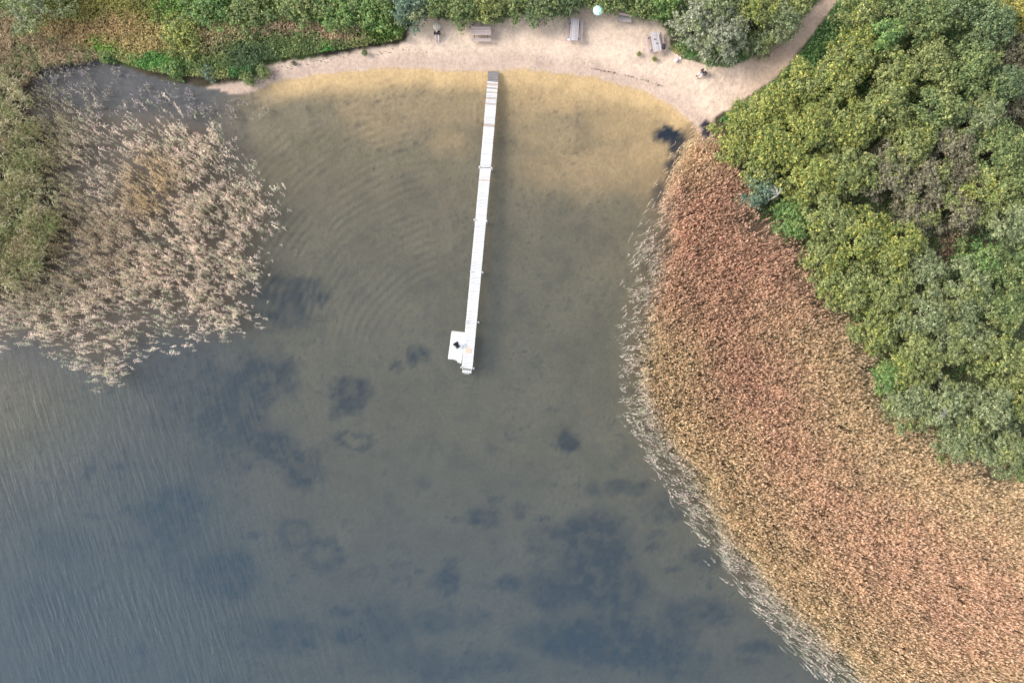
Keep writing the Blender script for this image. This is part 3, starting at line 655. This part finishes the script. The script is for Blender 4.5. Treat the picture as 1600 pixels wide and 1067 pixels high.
def c_left(px, py):
    n = fbm(px / 30, py / 30, 71)
    pink = np.array((.93, .77, .62)); grn = np.array((.58, .60, .40)); yel = np.array((.68, .52, .28)); olive = np.array((.33, .31, .14))
    r = RNG.random(len(px))[:, None]
    c = np.where(r < .70, pink, grn) * np.clip(1 + 1.1 * (fbm(px / 7, py / 7, 73)[:, None] - .5), .5, 1.5)
    k = blob(px, py, 225, 290, 45, 55, .5); c = c + (yel - c) * (k * .8)[:, None]
    k = sstep(150, 70, px + 40 * (n - .5)) * sstep(520, 400, py); c = c + (olive - c) * (k * .85)[:, None]
    c = c + (np.array((.42, .33, .18)) - c) * (blob(px, py, 130, 380, 80, 60, .6) * .5)[:, None]
    return c * np.clip(RNG.normal(1, .2, len(px)), .5, 1.6)[:, None]
px, py, s = scatter(REED_L, 2.1, pad=24)
n1 = fbm(px / 13, py / 13, 81, 3); n2 = fbm(px / 40, py / 40, 82)
core = np.maximum.reduce([blob(px, py, 85, 300, 55, 170, .5) * .9, blob(px, py, 300, 300, 120, 130, .45), blob(px, py, 120, 430, 200, 110, .5), blob(px, py, 330, 440, 80, 90, .5), blob(px, py, 150, 560, 60, 50, .4) * .8, blob(px, py, 150, 330, 130, 80, .5)])
n4 = fbm(px / 3.6, py / 3.6, 84, 2); dens = core * sstep(.36, .60, .5 * n1 + .5 * n4 + .34 * (n2 - .5)) * .44 + .13 * sstep(.47, .64, .5 * n1 + .5 * n4)
dens *= .25 * sstep(-30, -5, s + 50 * (n1 - .5)) + .75 * sstep(-14, 60, s + 80 * (n2 - .5)); dens *= 1 - .75 * blob(px, py, 190, 495, 22, 26) - .6 * blob(px, py, 150, 250, 45, 40) * .8
dens = np.clip(dens, 0, 1)
k = RNG.random(len(px)) < dens; px, py = px[k], py[k]
reeds('sparse_reed_bed', px, py, 1.3 + RNG.normal(0, .2, len(px)), c_left, 'loose pinkish and straw coloured reeds standing in the water at the left', leaves=5, zref=1.4, lf=(.15, .34), lw=.045, flat=.85)
# stubble in the shallow mud of the upper left
STUB = [(40, 95), (100, 88), (150, 92), (200, 112), (260, 130), (320, 145), (400, 152), (440, 160), (400, 185), (340, 200), (250, 180), (170, 175), (80, 240), (55, 180)]
px, py, s = scatter(STUB, 2.6, pad=6); n1 = fbm(px / 12, py / 12, 91, 3); k = RNG.random(len(px)) < sstep(.42, .62, n1) * .55 * sstep(-6, 8, s); px, py = px[k], py[k]
reeds('reed_stubble', px, py, .55 + RNG.normal(0, .1, len(px)), lambda a, b: (np.where(RNG.random(len(a))[:, None] < .6, np.array((.42, .36, .36)), np.array((.33, .31, .22)))) * np.clip(RNG.normal(1, .2, len(a)), .5, 1.5)[:, None], 'thin stubble of broken reeds in the muddy shallows at the upper left', leaves=2, zref=.6, lf=(.15, .35), plume=False)
# green marsh grass at the left edge
px, py, s = scatter(MARSH, 1.8, pad=12); n1 = fbm(px / 18, py / 18, 95, 3); k = RNG.random(len(px)) < (.1 + .7 * sstep(.38, .58, n1)) * sstep(-22, 22, s + 80 * (fbm(px / 18, py / 18, 99) - .5)); px, py = px[k], py[k]
def c_marsh(px, py):
    n = fbm(px / 16, py / 16, 96); a = np.array((.34, .38, .16)); b_ = np.array((.66, .59, .38)); r = RNG.random(len(px))
    k = sstep(.35, .65, n + .5 * (r - .5))[:, None]; return (a + (b_ - a) * k) * np.clip(RNG.normal(1, .2, len(px)), .5, 1.5)[:, None]
reeds('marsh_grass', px, py, 1.1 + .9 * fbm(px / 20, py / 20, 97) + RNG.normal(0, .12, len(px)), c_marsh, 'olive and yellow marsh grass in thick swathes along the left edge', leaves=4, zref=1.6, lf=(.3, .7), lw=.06, lean=.2)
# dry orange grass between marsh and herb bank
px, py, s = scatter([(-80, -20), (20, 30), (60, 55), (120, 70), (165, 84), (120, 92), (60, 100), (30, 130), (-80, 130)], 1.6, pad=4); k = RNG.random(len(px)) < .7; px, py = px[k], py[k]
reeds('dry_grass', px, py, .8 + RNG.normal(0, .12, len(px)), lambda a, b: (np.where((fbm(a / 14, b / 14, 98) + .3 * RNG.random(len(a)) > .62)[:, None], np.array((.46, .34, .20)), np.array((.28, .28, .13)))) * np.clip(RNG.normal(1, .2, len(a)), .5, 1.5)[:, None], 'tawny dry grass between the corner willow and the muddy shallows', leaves=3, zref=.8, lf=(.25, .5), plume=False)

# ---------------------------------------------------------------- jetty
DZ = 0.55
def jp(px, py, z=DZ): return np.array(W(px, py, z))
A, Bp, E = jp(770, 128), jp(758.6, 262), jp(729.5, 578)
jy = empty('jetty', (A[0], A[1], 0), 0, 'long white plank jetty running from the beach out into the lake', 'jetty')
JW = 1.10; pitch = .146
plank_me = MB().box(0, 0, 0, JW, pitch - .021, .045).mesh('plank', M['plank'], bevel=.006)
plank_d = plank_me.copy(); plank_d.materials.clear(); plank_d.materials.append(M['plank_dirty'])
def rel(p): return (p[0] - A[0], p[1] - A[1])
def run(P, Q, off0):
    d = Q - P; Ln = np.linalg.norm(d); d = d / Ln; ang = math.atan2(d[1], d[0]) + math.pi / 2; n = int((Ln - off0) / pitch)
    for i in range(n):
        c = P + d * (off0 + pitch * (i + .5)); r = rel(c)
        me = plank_d if (off0 == 0 and 1 <= i <= 16 and random.random() < .5) or random.random() < .02 else plank_me
        link('plank', me, jy, (r[0] + random.uniform(-.012, .012), r[1], DZ + random.uniform(-.004, .004)), (0, random.uniform(-.006, .006), ang + random.uniform(-.006, .006)))
    nrm = np.array([-d[1], d[0]]); mid = rel((P + Q) / 2)
    for sgn in (-1, 1):
        MB().box(mid[0] + nrm[0] * sgn * .44, mid[1] + nrm[1] * sgn * .44, DZ - .125, .09, Ln - .05, .19, ang).build('side_beam', M['beam'], jy)
    return d, nrm, ang
d1, n1_, a1 = run(A, Bp, 0); d2, n2_, a2 = run(Bp, E, .05)
# joint and posts
def post(px_l, px_r, py_l, py_r, bar=False):
    for px_, py_ in ((px_l, py_l), (px_r, py_r)):
        r = rel(jp(px_, py_, .75)); MB().tube([(r[0], r[1], -1.8), (r[0], r[1], .72), (r[0], r[1], .76)], [.07, .07, .05], 10).build('post', M['post'], jy, True)
    l, r = rel(jp(px_l, py_l, .5)), rel(jp(px_r, py_r, .5))
    z = .60 if bar else .32
    MB().tube([(l[0], l[1], z), (r[0], r[1], z)], .035, 8).build('crossbar', M['post'] if bar else M['beam'], jy, True)
post(749, 768.3, 260.5, 262.5, True); post(741, 760.5, 343, 345); post(735.5, 754, 424, 425.5); post(728, 747.5, 503, 503.5); post(720.5, 740, 574, 575.5)
# ramp to the beach
R0, R1 = rel(jp(771, 112, .15)), rel(jp(770.3, 128, DZ))
mb = MB(); ra = math.atan2(R1[1] - R0[1], R1[0] - R0[0]) - math.pi / 2; Lr = math.hypot(R1[0] - R0[0], R1[1] - R0[1])
ramp = MB().box(0, 0, 0, 1.08, Lr * 1.02, .06).build('ramp', M['ramp'], jy, loc=((R0[0] + R1[0]) / 2, (R0[1] + R1[1]) / 2, .34), rot=(-math.atan2(.36, Lr), 0, ra + math.pi))
for k in range(6):
    MB().box(0, -Lr / 2 + Lr * (k + .5) / 6, .036, 1.02, .03, .012).build('cleat', M['beam'], ramp)
# end step and ladder
e0 = rel(E)
MB().box(e0[0] + d2[0] * .16, e0[1] + d2[1] * .16, DZ - .16, .92, .30, .05, a2).build('end_step', M['plank'], jy)
lad = MB(); 
for sgn in (-1, 1):
    b0 = np.array([e0[0], e0[1]]) + d2 * .36 + n2_ * sgn * .22
    lad.tube([(b0[0] - d2[0] * .3, b0[1] - d2[1] * .3, DZ + .02), (b0[0] - d2[0] * .2, b0[1] - d2[1] * .2, DZ + .5), (b0[0], b0[1], DZ + .5), (b0[0] + d2[0] * .05, b0[1] + d2[1] * .05, -1.0)], .022, 8)
lo = lad.build('ladder', M['alu'], jy, True)
for k in range(5):
    c = np.array([e0[0], e0[1]]) + d2 * .39; z = .3 - k * .27
    MB().tube([(c[0] - n2_[0] * .22, c[1] - n2_[1] * .22, z), (c[0] + n2_[0] * .22, c[1] + n2_[1] * .22, z)], .02, 8).build('rung', M['alu'], lo, True)
# side platform: boards laid lengthwise, its outer end cut to a curve
PZ = .38
TLp, TRp, BLp, BRp = jp(706, 517.5, PZ), jp(727.5, 519.8, PZ), jp(700.3, 561, PZ), jp(720.5, 568, PZ)
pl = empty('platform', (TLp[0], TLp[1], 0), 0, 'square white bathing platform attached to the left side of the jetty end', 'platform')
NB = 10
unit_board = MB().box(0, 0, 0, 1, 1, .04).mesh('board', M['platform'], bevel=.004)
for i in range(NB):
    t = (i + .5) / NB; a = TLp + (TRp - TLp) * t; b_ = BLp + (BRp - BLp) * t
    curve = -.42 * math.sin(math.pi * min(1, t * 1.0)) * .35 if t < .75 else 0
    dv = b_ - a; ll = np.linalg.norm(dv) + curve * -.0 - abs(curve); dn = dv / np.linalg.norm(dv); c = a + dn * ll / 2; w = np.linalg.norm(TRp - TLp) / NB
    link('board', unit_board, pl, (c[0] - TLp[0], c[1] - TLp[1], PZ), (0, 0, math.atan2(dn[1], dn[0]) + math.pi / 2), (w - .006, ll, 1))
mb = MB(); cc = (TLp + BLp) / 2 - TLp
for P, Q in ((TLp, TRp), (TLp, BLp), (TRp, BRp), ((TLp + BLp) / 2, (TRp + BRp) / 2)):
    mid = (P + Q) / 2 - TLp; dv = Q - P; mb.box(mid[0], mid[1], PZ - .11, np.linalg.norm(dv) * .96, .09, .17, math.atan2(dv[1], dv[0]))
mb.build('frame', M['beam'], pl)
for P in (TLp * .93 + BRp * .07, BLp * .9 + TRp * .1, TRp * .95 + BLp * .05):
    q = P - TLp; MB().tube([(q[0], q[1], -1.6), (q[0], q[1], PZ - .03)], .06, 8).build('leg', M['post'], pl, True)
# mat on the jetty
x, y = jp(732, 547.5); o = MB().box(0, 0, 0, .56, .42, .02, a2).build('mat', M['tan'], loc=(x, y, DZ + .04)); tag(o, 'small tan mat lying on the jetty beside the platform', 'mat')
# camp chair
x, y = jp(715.5, 541, .7); ch = empty('camp_chair', (x, y, PZ + .021), math.radians(35), 'black folding camp chair standing on the white platform', 'chair')
me = MB().box(0, .02, .40, .40, .40, .03).build('seat', M['black'], ch)
MB().box(0, .33, .66, .56, .03, .50, 0, -.42).build('backrest', M['black'], ch)
for sgn in (-1, 1):
    MB().box(sgn * .29, 0, .58, .05, .40, .03).build('armrest', M['metal'], ch)
    MB().tube([(sgn * .25, -.22, 0), (sgn * .28, .22, .58)], .012, 6).build('leg', M['metal'], ch)
    MB().tube([(sgn * .25, .22, 0), (sgn * .28, -.22, .58)], .012, 6).build('leg', M['metal'], ch)
    MB().tube([(sgn * .27, .2, .38), (sgn * .27, .33, .9)], .012, 6).build('back_post', M['metal'], ch)

# ---------------------------------------------------------------- picnic tables, bench
def picnic(px, py, rz, L_, label, m1, m2, nb=5, gap=.62, tw=.84):
    x, y = W(px, py, .6); z = gz(*PXY(x, y)); t = empty('picnic_table', (x, y, z), rz, label, 'picnic table', 'picnic tables on the sand')
    w = tw / nb; me = MB().box(0, 0, 0, w - .018, L_, .04).mesh('table_plank', m1, bevel=.005)
    for i in range(nb): link('table_plank', me, t, ((i - (nb - 1) / 2) * w, random.uniform(-.03, .03), .75), (0, 0, random.uniform(-.006, .006)))
    bme = MB().box(0, 0, 0, .135, L_, .04).mesh('bench_plank', m2, bevel=.005)
    for sgn in (-1, 1):
        for j in (0, 1): link('bench_plank', bme, t, (sgn * (gap + .07 + j * .145), random.uniform(-.03, .03), .45))
    for yy in (-L_ * .33, L_ * .33):
        MB().box(0, yy, .40, gap * 2 + .44, .05, .10).build('crossbeam', M['wood_brown'], t)
        MB().box(0, yy, .69, tw - .06, .05, .08).build('crossbeam', M['wood_brown'], t)
        for sgn in (-1, 1): MB().box(sgn * .40, yy + .052, .36, .09, .05, .84, 0, 0, sgn * -.45).build('leg', M['wood_brown'], t)
    return t, (x, y, z)
picnic(752, 52, math.radians(90), 2.0, 'brown plank picnic table half under the bushes, leftmost on the beach', M['wood_pink'], M['wood_pink'], 5)
picnic(897, 50, math.radians(-4), 2.2, 'grey picnic table standing upright to the shore below the parasol', M['wood_grey'], M['wood_pink'], 5, .56)
t, (tx, ty, tz) = picnic(1023, 69, math.radians(10), 1.95, 'slanting grey picnic table beside the silvery willow', M['wood_grey'], M['wood_pink'], 5)
def loc_on(tx, ty, rz, lx, ly): return tx + lx * math.cos(rz) - ly * math.sin(rz), ty + lx * math.sin(rz) + ly * math.cos(rz)
# backpack on the slanting table's bench
def lumpy(name, sx, sy, sz, mat, seed=0, parent=None, loc=(0, 0, 0), rz=0, amp=.12, flat=True):
    import bmesh
    bm = bmesh.new(); bmesh.ops.create_icosphere(bm, subdivisions=3, radius=1)
    rs = random.Random(seed)
    ph = [rs.uniform(0, 6) for _ in range(6)]
    for v in bm.verts:
        c = v.co; f = 1 + amp * (math.sin(3 * c.x + ph[0]) * math.sin(4 * c.y + ph[1]) + .6 * math.sin(7 * c.x + 5 * c.z + ph[2]) + .4 * math.sin(9 * c.y + ph[3]))
        v.co = Vector((c.x * sx * f, c.y * sy * f, (max(c.z, -.35) if flat else c.z) * sz * f + (sz * .35 if flat else 0)))
    me = bpy.data.meshes.new(name); bm.to_mesh(me); bm.free(); me.materials.append(mat); me.polygons.foreach_set('use_smooth', np.ones(len(me.polygons), bool))
    return link(name, me, parent, loc, (0, 0, rz))
bx, by = loc_on(tx, ty, math.radians(10), .74, -.52)
bpk = empty('backpack', (bx, by, tz + .475), .2, 'dark navy backpack on the right bench of the slanting picnic table', 'backpack')
lumpy('bag_body', .19, .24, .28, M['navy'], 3, bpk); lumpy('front_pocket', .12, .1, .16, M['black'], 5, bpk, (0, -.22, 0))
MB().tube([(-.1, .1, .3), (-.13, 0, .4), (-.1, -.1, .33)], .018, 6).build('strap', M['black'], bpk)
for (lx, ly, lb) in ((-.10, .22, 'small dark cup near the middle of the slanting picnic table'), (.03, -.22, 'small dark cup near the lower end of the slanting picnic table')):
    cx_, cy_ = loc_on(tx, ty, math.radians(10), lx, ly); c = MB().tube([(0, 0, 0), (0, 0, .09), (0, 0, .1)], [.045, .055, .05], 12).build('cup', M['navy'], loc=(cx_, cy_, tz + .772)); tag(c, lb, 'cup')
x, y = W(889, 64, .8); z = gz(*PXY(x, y)); o = lumpy('cloth_bundle', .16, .13, .12, M['light_cloth'], 8, None, (x, y, z + .772)); tag(o, 'pale cloth bundle on the lower left corner of the grey picnic table', 'cloth')
# bench with backrest
x, y = W(975, 33, .4); z = gz(*PXY(x, y)); be = empty('bench', (x, y, z), math.radians(-9), 'small grey-brown bench with backrest at the edge of the bushes', 'bench')
for k in range(3): MB().box(0, -.28 + k * .14, .44, 1.35, .125, .035).build('seat_plank', M['wood_grey' if k else 'wood_pink'], be)
for k in range(2): MB().box(0, .19 + k * .03, .60 + k * .17, 1.35, .035, .13, 0, -.2).build('back_plank', M['light_cloth' if k == 5 else 'wood_pink'], be)
for sgn in (-1, 1):
    MB().box(sgn * .58, -.22, .21, .07, .07, .42).build('leg', M['wood_brown'], be)
    MB().box(sgn * .58, .21, .42, .07, .07, .84, 0, -.12).build('leg', M['wood_brown'], be)
    MB().box(sgn * .58, 0, .385, .05, .44, .06).build('crossbeam', M['wood_brown'], be)
# parasol
x, y = W(933.5, 19.5, 1.9); z = gz(*PXY(x, y)); pa = empty('parasol', (x, y, z), .2, 'pale mint round parasol against the bushes at the top of the beach', 'parasol')
v = [(0, 0, 2.05)]; f = []; n8 = 8; Rr = .50
for ring_, (rr_, zz) in enumerate(((.3, 1.99), (Rr, 1.84), (Rr * 1.0, 1.76))):
    for k in range(16):
        a = 2 * math.pi * k / 16; sc_ = 1 if k % 2 == 0 else .955; v.append((rr_ * sc_ * math.cos(a), rr_ * sc_ * math.sin(a), zz - (0 if k % 2 == 0 else .015)))
for k in range(16):
    k2 = (k + 1) % 16; f.append((0, 1 + k, 1 + k2))
    for r_ in range(2): f.append((1 + r_ * 16 + k, 17 + r_ * 16 + k, 17 + r_ * 16 + k2, 1 + r_ * 16 + k2))
me = bpy.data.meshes.new('canopy'); me.from_pydata(v, [], f); me.materials.append(M['mint']); link('canopy', me, pa)
MB().tube([(0, 0, 0), (0, 0, 2.1)], .02, 8).build('pole', M['post'], pa, True)
for k in range(8):
    a = math.pi * k / 4; MB().tube([(.02 * math.cos(a), .02 * math.sin(a), 2.02), (.57 * math.cos(a), .57 * math.sin(a), 1.825)], .006, 4).build('rib', M['metal'], pa)
# towel heap
x, y = W(1058.5, 93, .1); z = gz(*PXY(x, y))
def cloth(name, pts, mat, label, loc, amp=.07, seed=0, parent=None):
    n = 14; v = []; f = []; rs = random.Random(seed); ph = [rs.uniform(0, 6) for _ in range(4)]
    (ax, ay), (bx_, by_), (cx_, cy_), (dx_, dy_) = pts
    for layer in (0, 1):
        for i in range(n):
            for j in range(n):
                s_, t_ = i / (n - 1), j / (n - 1)
                X = (ax * (1 - s_) + bx_ * s_) * (1 - t_) + (dx_ * (1 - s_) + cx_ * s_) * t_; Y = (ay * (1 - s_) + by_ * s_) * (1 - t_) + (dy_ * (1 - s_) + cy_ * s_) * t_
                Z = amp * (1 + math.sin(9 * s_ + ph[0] + 3 * t_) * .6 + math.sin(8 * t_ + ph[1] - 4 * s_) * .5) * math.sin(math.pi * min(max(s_, .04), .96)) + .02
                v.append((X, Y, Z - layer * .015))
    for i in range(n - 1):
        for j in range(n - 1):
            a = i * n + j; f.append((a, a + n, a + n + 1, a + 1)); a += n * n; f.append((a, a + 1, a + n + 1, a + n))
    me = bpy.data.meshes.new(name); me.from_pydata(v, [], f); me.materials.append(mat); me.polygons.foreach_set('use_smooth', np.ones(len(f), bool))
    o = link(name, me, parent, loc)
    return tag(o, label, 'towel' if label else None)
cloth('towel', [(-.30, .30), (.30, .38), (.45, -.25), (.0, -.10)], M['pink_cloth'], 'crumpled pale pink towel on the grass edge beside the white bag', (x, y, z + .02), .09, 2)
o = lumpy('bag', .21, .18, .24, M['white_cloth'], 11, None, (x - .22, y - .28, z)); tag(o, 'white cloth bag at the lower left of the pink towel', 'bag')

# ---------------------------------------------------------------- people
def skin(name, J, edges, mat, parent, sub=2, root=0):
    me = bpy.data.meshes.new(name); me.from_pydata([j[:3] for j in J], edges, []); me.materials.append(mat)
    o = link(name, me, parent)
    md = o.modifiers.new('skin', 'SKIN')
    for i, j in enumerate(J):
        sv = me.skin_vertices[0].data[i]; sv.radius = (j[3], j[4] if len(j) > 4 else j[3]); sv.use_root = (i == root)
    s_ = o.modifiers.new('sub', 'SUBSURF'); s_.levels = sub; s_.render_levels = sub
    for md_ in (md,): md_.use_smooth_shade = True
    return o
def hand(J, Ed, w, sgn, dirx, diry):
    """palm and five curled fingers continued from wrist index w"""
    wx_, wy__, wz = J[w][:3]; J.append((wx_ + dirx * .06, wy__ + diry * .06, wz - .01, .03, .018)); p = len(J) - 1; Ed.append((w, p))
    for k, (off, ln2) in enumerate(((-.03, .06), (-.011, .072), (.010, .068), (.03, .052))):
        a = (wx_ + dirx * .10 - diry * off, wy__ + diry * .10 + dirx * off, wz - .015, .009); J.append(a); i1 = len(J) - 1; Ed.append((p, i1))
        J.append((a[0] + dirx * ln2 * .5, a[1] + diry * ln2 * .5, a[2] - .012, .0085)); Ed.append((i1, i1 + 1))
        J.append((a[0] + dirx * ln2 * .75, a[1] + diry * ln2 * .75, a[2] - .04, .0075)); Ed.append((i1 + 1, i1 + 2))
    J.append((wx_ + dirx * .05 + diry * .045 * sgn, wy__ + diry * .05 - dirx * .045 * sgn, wz - .01, .010)); i1 = len(J) - 1; Ed.append((w, i1))
    J.append((wx_ + dirx * .09 + diry * .055 * sgn, wy__ + diry * .09 - dirx * .055 * sgn, wz - .025, .009)); Ed.append((i1, i1 + 1))
def person(px, py, face, label, top, legs, shoes, hair, lean=0.0):
    x, y = W(px, py, .4); z = gz(*PXY(x, y)); r = empty('person', (x, y, z), face, label, 'person')
    # faces +x
    J = [(0, 0, .13, .13, .15), (-.03 - lean, 0, .33, .11, .14), (-.03 - lean, 0, .50, .11, .16), (-.01 - lean, 0, .62, .055), (.01 - lean, 0, .70, .075), (.03 - lean, 0, .79, .095, .085), (.02 - lean, 0, .87, .06)]
    Ed = [(0, 1), (1, 2), (2, 3), (3, 4), (4, 5), (5, 6)]
    for sgn in (-1, 1):
        b0 = len(J); J += [(.03, sgn * .10, .12, .09), (.36, sgn * .16, .40, .065), (.50, sgn * .15, .20, .052), (.60, sgn * .14, .07, .04), (.74, sgn * .16, .04, .035)]
        Ed += [(0, b0), (b0, b0 + 1), (b0 + 1, b0 + 2), (b0 + 2, b0 + 3), (b0 + 3, b0 + 4)]
        b0 = len(J); J += [(-.03 - lean, sgn * .19, .54, .058), (.08 - lean, sgn * .27, .34, .044), (.26, sgn * .19, .38, .03)]
        Ed += [(2, b0), (b0, b0 + 1), (b0 + 1, b0 + 2)]; hand(J, Ed, b0 + 2, sgn, .95, -.3 * sgn)
    # nose and ears grow out of the same surface
    h = 5; J.append((.135 - lean, 0, .775, .014)); Ed.append((h, len(J) - 1))
    for sgn in (-1, 1): J.append((.02 - lean, sgn * .098, .78, .016)); Ed.append((h, len(J) - 1))
    skin('body', J, Ed, M['skin'], r)
    k = 1.14; T = [(-.01, 0, .20, .165, .18), (-.03 - lean, 0, .35, .16, .19), (-.03 - lean, 0, .52, .155, .21), (-.015 - lean, 0, .60, .07)]; TE = [(0, 1), (1, 2), (2, 3)]
    for sgn in (-1, 1):
        b0 = len(T); T += [(-.03 - lean, sgn * .21, .55, .105), (.075 - lean, sgn * .285, .345, .085), (.20, sgn * .225, .372, .06)]; TE += [(2, b0), (b0, b0 + 1), (b0 + 1, b0 + 2)]
    skin('jacket', T, TE, M[top], r)
    for sgn in (-1, 1):
        pass
    T = [(0, 0, .13, .15, .17)]; TE = []
    for sgn in (-1, 1):
        b0 = len(T); T += [(.05, sgn * .10, .13, .11), (.36, sgn * .16, .405, .082), (.50, sgn * .15, .21, .066), (.575, sgn * .143, .11, .055)]; TE += [(0, b0), (b0, b0 + 1), (b0 + 1, b0 + 2), (b0 + 2, b0 + 3)]
    skin('trousers', T, TE, M[legs], r)
    for sgn in (-1, 1): skin('shoe', [(.58, sgn * .14, .05, .052), (.68, sgn * .15, .045, .05), (.79, sgn * .165, .035, .04)], [(0, 1), (1, 2)], M[shoes], r)
    skin('hair', [(-.04 - lean, 0, .76, .075), (-.01 - lean, 0, .83, .098), (.02 - lean, 0, .87, .085)], [(0, 1), (1, 2)], M[hair], r)
    for sgn in (-1, 1): lumpy('eye', .011, .011, .011, M['black'], 1, r, (.112 - lean, sgn * .033, .80), flat=False, amp=0)
    MB().box(.118 - lean, 0, .735, .008, .045, .010).build('mouth', M['rose_cloth'], r)
    return r
person(1098, 115, math.radians(215), 'person in black jacket and pale trousers sitting alone on the sand near the path', 'black', 'light_cloth', 'black', 'light_cloth')
person(683.5, 54, math.radians(-90), 'person in black jacket sitting against the cream wicker cushion facing the lake', 'black', 'light_cloth', 'light_cloth', 'blond')
# cream ribbed cushion behind the second person
x, y = W(683, 43.5, .3); z = gz(*PXY(x, y)); cu = empty('wicker_seat', (x, y, z), 0, 'cream ribbed wicker seat cushion behind the seated person at the left of the beach', 'cushion')
import bmesh
bm = bmesh.new(); bmesh.ops.create_uvsphere(bm, u_segments=36, v_segments=16, radius=1)
for v_ in bm.verts:
    c = v_.co; a = math.atan2(c.y, c.x); rib = 1 + .035 * math.cos(9 * a); yy = c.y; w_ = 1 - .28 * max(0, -yy)
    v_.co = Vector((c.x * .40 * w_ * rib, yy * .44 * rib, max(c.z, -.5) * .30 + .15))
me = bpy.data.meshes.new('cushion_body'); bm.to_mesh(me); bm.free(); me.materials.append(M['cream']); me.polygons.foreach_set('use_smooth', np.ones(len(me.polygons), bool)); link('cushion_body', me, cu)
for k, xo in enumerate((-.2, 0, .2)):
    MB().tube([(xo * .7, .36, .30), (xo, .1, .455 - abs(xo) * .22), (xo * .85, -.15, .44 - abs(xo) * .22), (xo * .5, -.34, .30)], .016, 6).build('seam', M['cream_dark'], cu, True)

# ---------------------------------------------------------------- small things on the beach
def bits(name, pts, n, spread, mat, label, cat, size=(.05, .16)):
    mb = MB()
    for _ in range(n):
        i = random.randrange(len(pts) - 1); t_ = random.random(); px_ = pts[i][0] + (pts[i + 1][0] - pts[i][0]) * t_ + random.gauss(0, spread); py_ = pts[i][1] + (pts[i + 1][1] - pts[i][1]) * t_ + random.gauss(0, spread * .5)
        x_, y_ = (px_ - 800) * S, (533.5 - py_) * S; l = random.uniform(*size)
        mb.box(x_, y_, max(gz(px_, py_), 0) + .015, l, l * .3, .02, random.uniform(-.6, .3))
    return tag(mb.build(name, mat), label, cat, kind='stuff')
bits('wrack_line', [(925, 107), (945, 112), (965, 116), (1005, 125), (1035, 136)], 90, 1.6, M['debris'], 'dark line of washed-up plant bits on the wet sand', 'debris')
bits('plant_litter', [(640, 85), (700, 80), (760, 84), (830, 92), (900, 97), (1000, 112), (1060, 140)], 160, 7, M['debris'], 'scattered dark crumbs of litter over the lower beach', 'debris', (.03, .09))
bits('shore_litter', [(405, 128), (440, 108), (480, 100), (560, 88), (640, 78)], 110, 5, M['debris'], 'twigs and dry stalks strewn on the sand below the herb bank', 'debris', (.05, .2))
for px_, py_, r_, kind, lb in ((570, 83, 4, 'dark', 'small dark plant on the sand below the herb bank'), (459, 99, 3, 'brown', 'tiny brown plant on the narrow sand strip at the left'), (998, 86, 3.0, 'olive', 'small green tuft on the sand left of the slanting table'),
                               (1022, 94, 3.2, 'olive', 'small pale tuft on the sand below the slanting table'), (1220, 122, 5, 'dark', 'small dark green plant at the path edge'), (412, 112, 9, 'green', 'green shrublet on the bank at the left end of the sand'),
                               (165, 88, 10, 'bright', 'bright green sapling at the muddy corner of the left shore'), (325, 114, 10, 'blue', 'blue-green shrublet on the left shore'), (270, 108, 12, 'bright', 'light green grass clump on the left shore'), (388, 122, 10, 'green', 'dark green clump at the water below the herb bank'),
                               (648, 320, 0, '', '')):
    if r_: tree(px_, py_, r_, .3 + r_ * .06, kind, lb, 'plant', 'small_plant')
# low arch of twigs beside the sitting person
x, y = W(1088, 96, .2); z = gz(*PXY(x, y)); mb = MB()
for k in range(9):
    a = random.uniform(.2, 2.9); mb.tube([(random.uniform(-.4, .4), random.uniform(-.2, .2), .0), (random.uniform(-.3, .3), random.uniform(-.1, .3), .3), (.7 * math.cos(a), .4 * math.sin(a), .1)], [.02, .016, .008], 5)
tag(mb.build('twig_heap', M['bark'], loc=(x, y, z)), 'heap of brown twigs under the willow between towel and lone person', 'twigs')
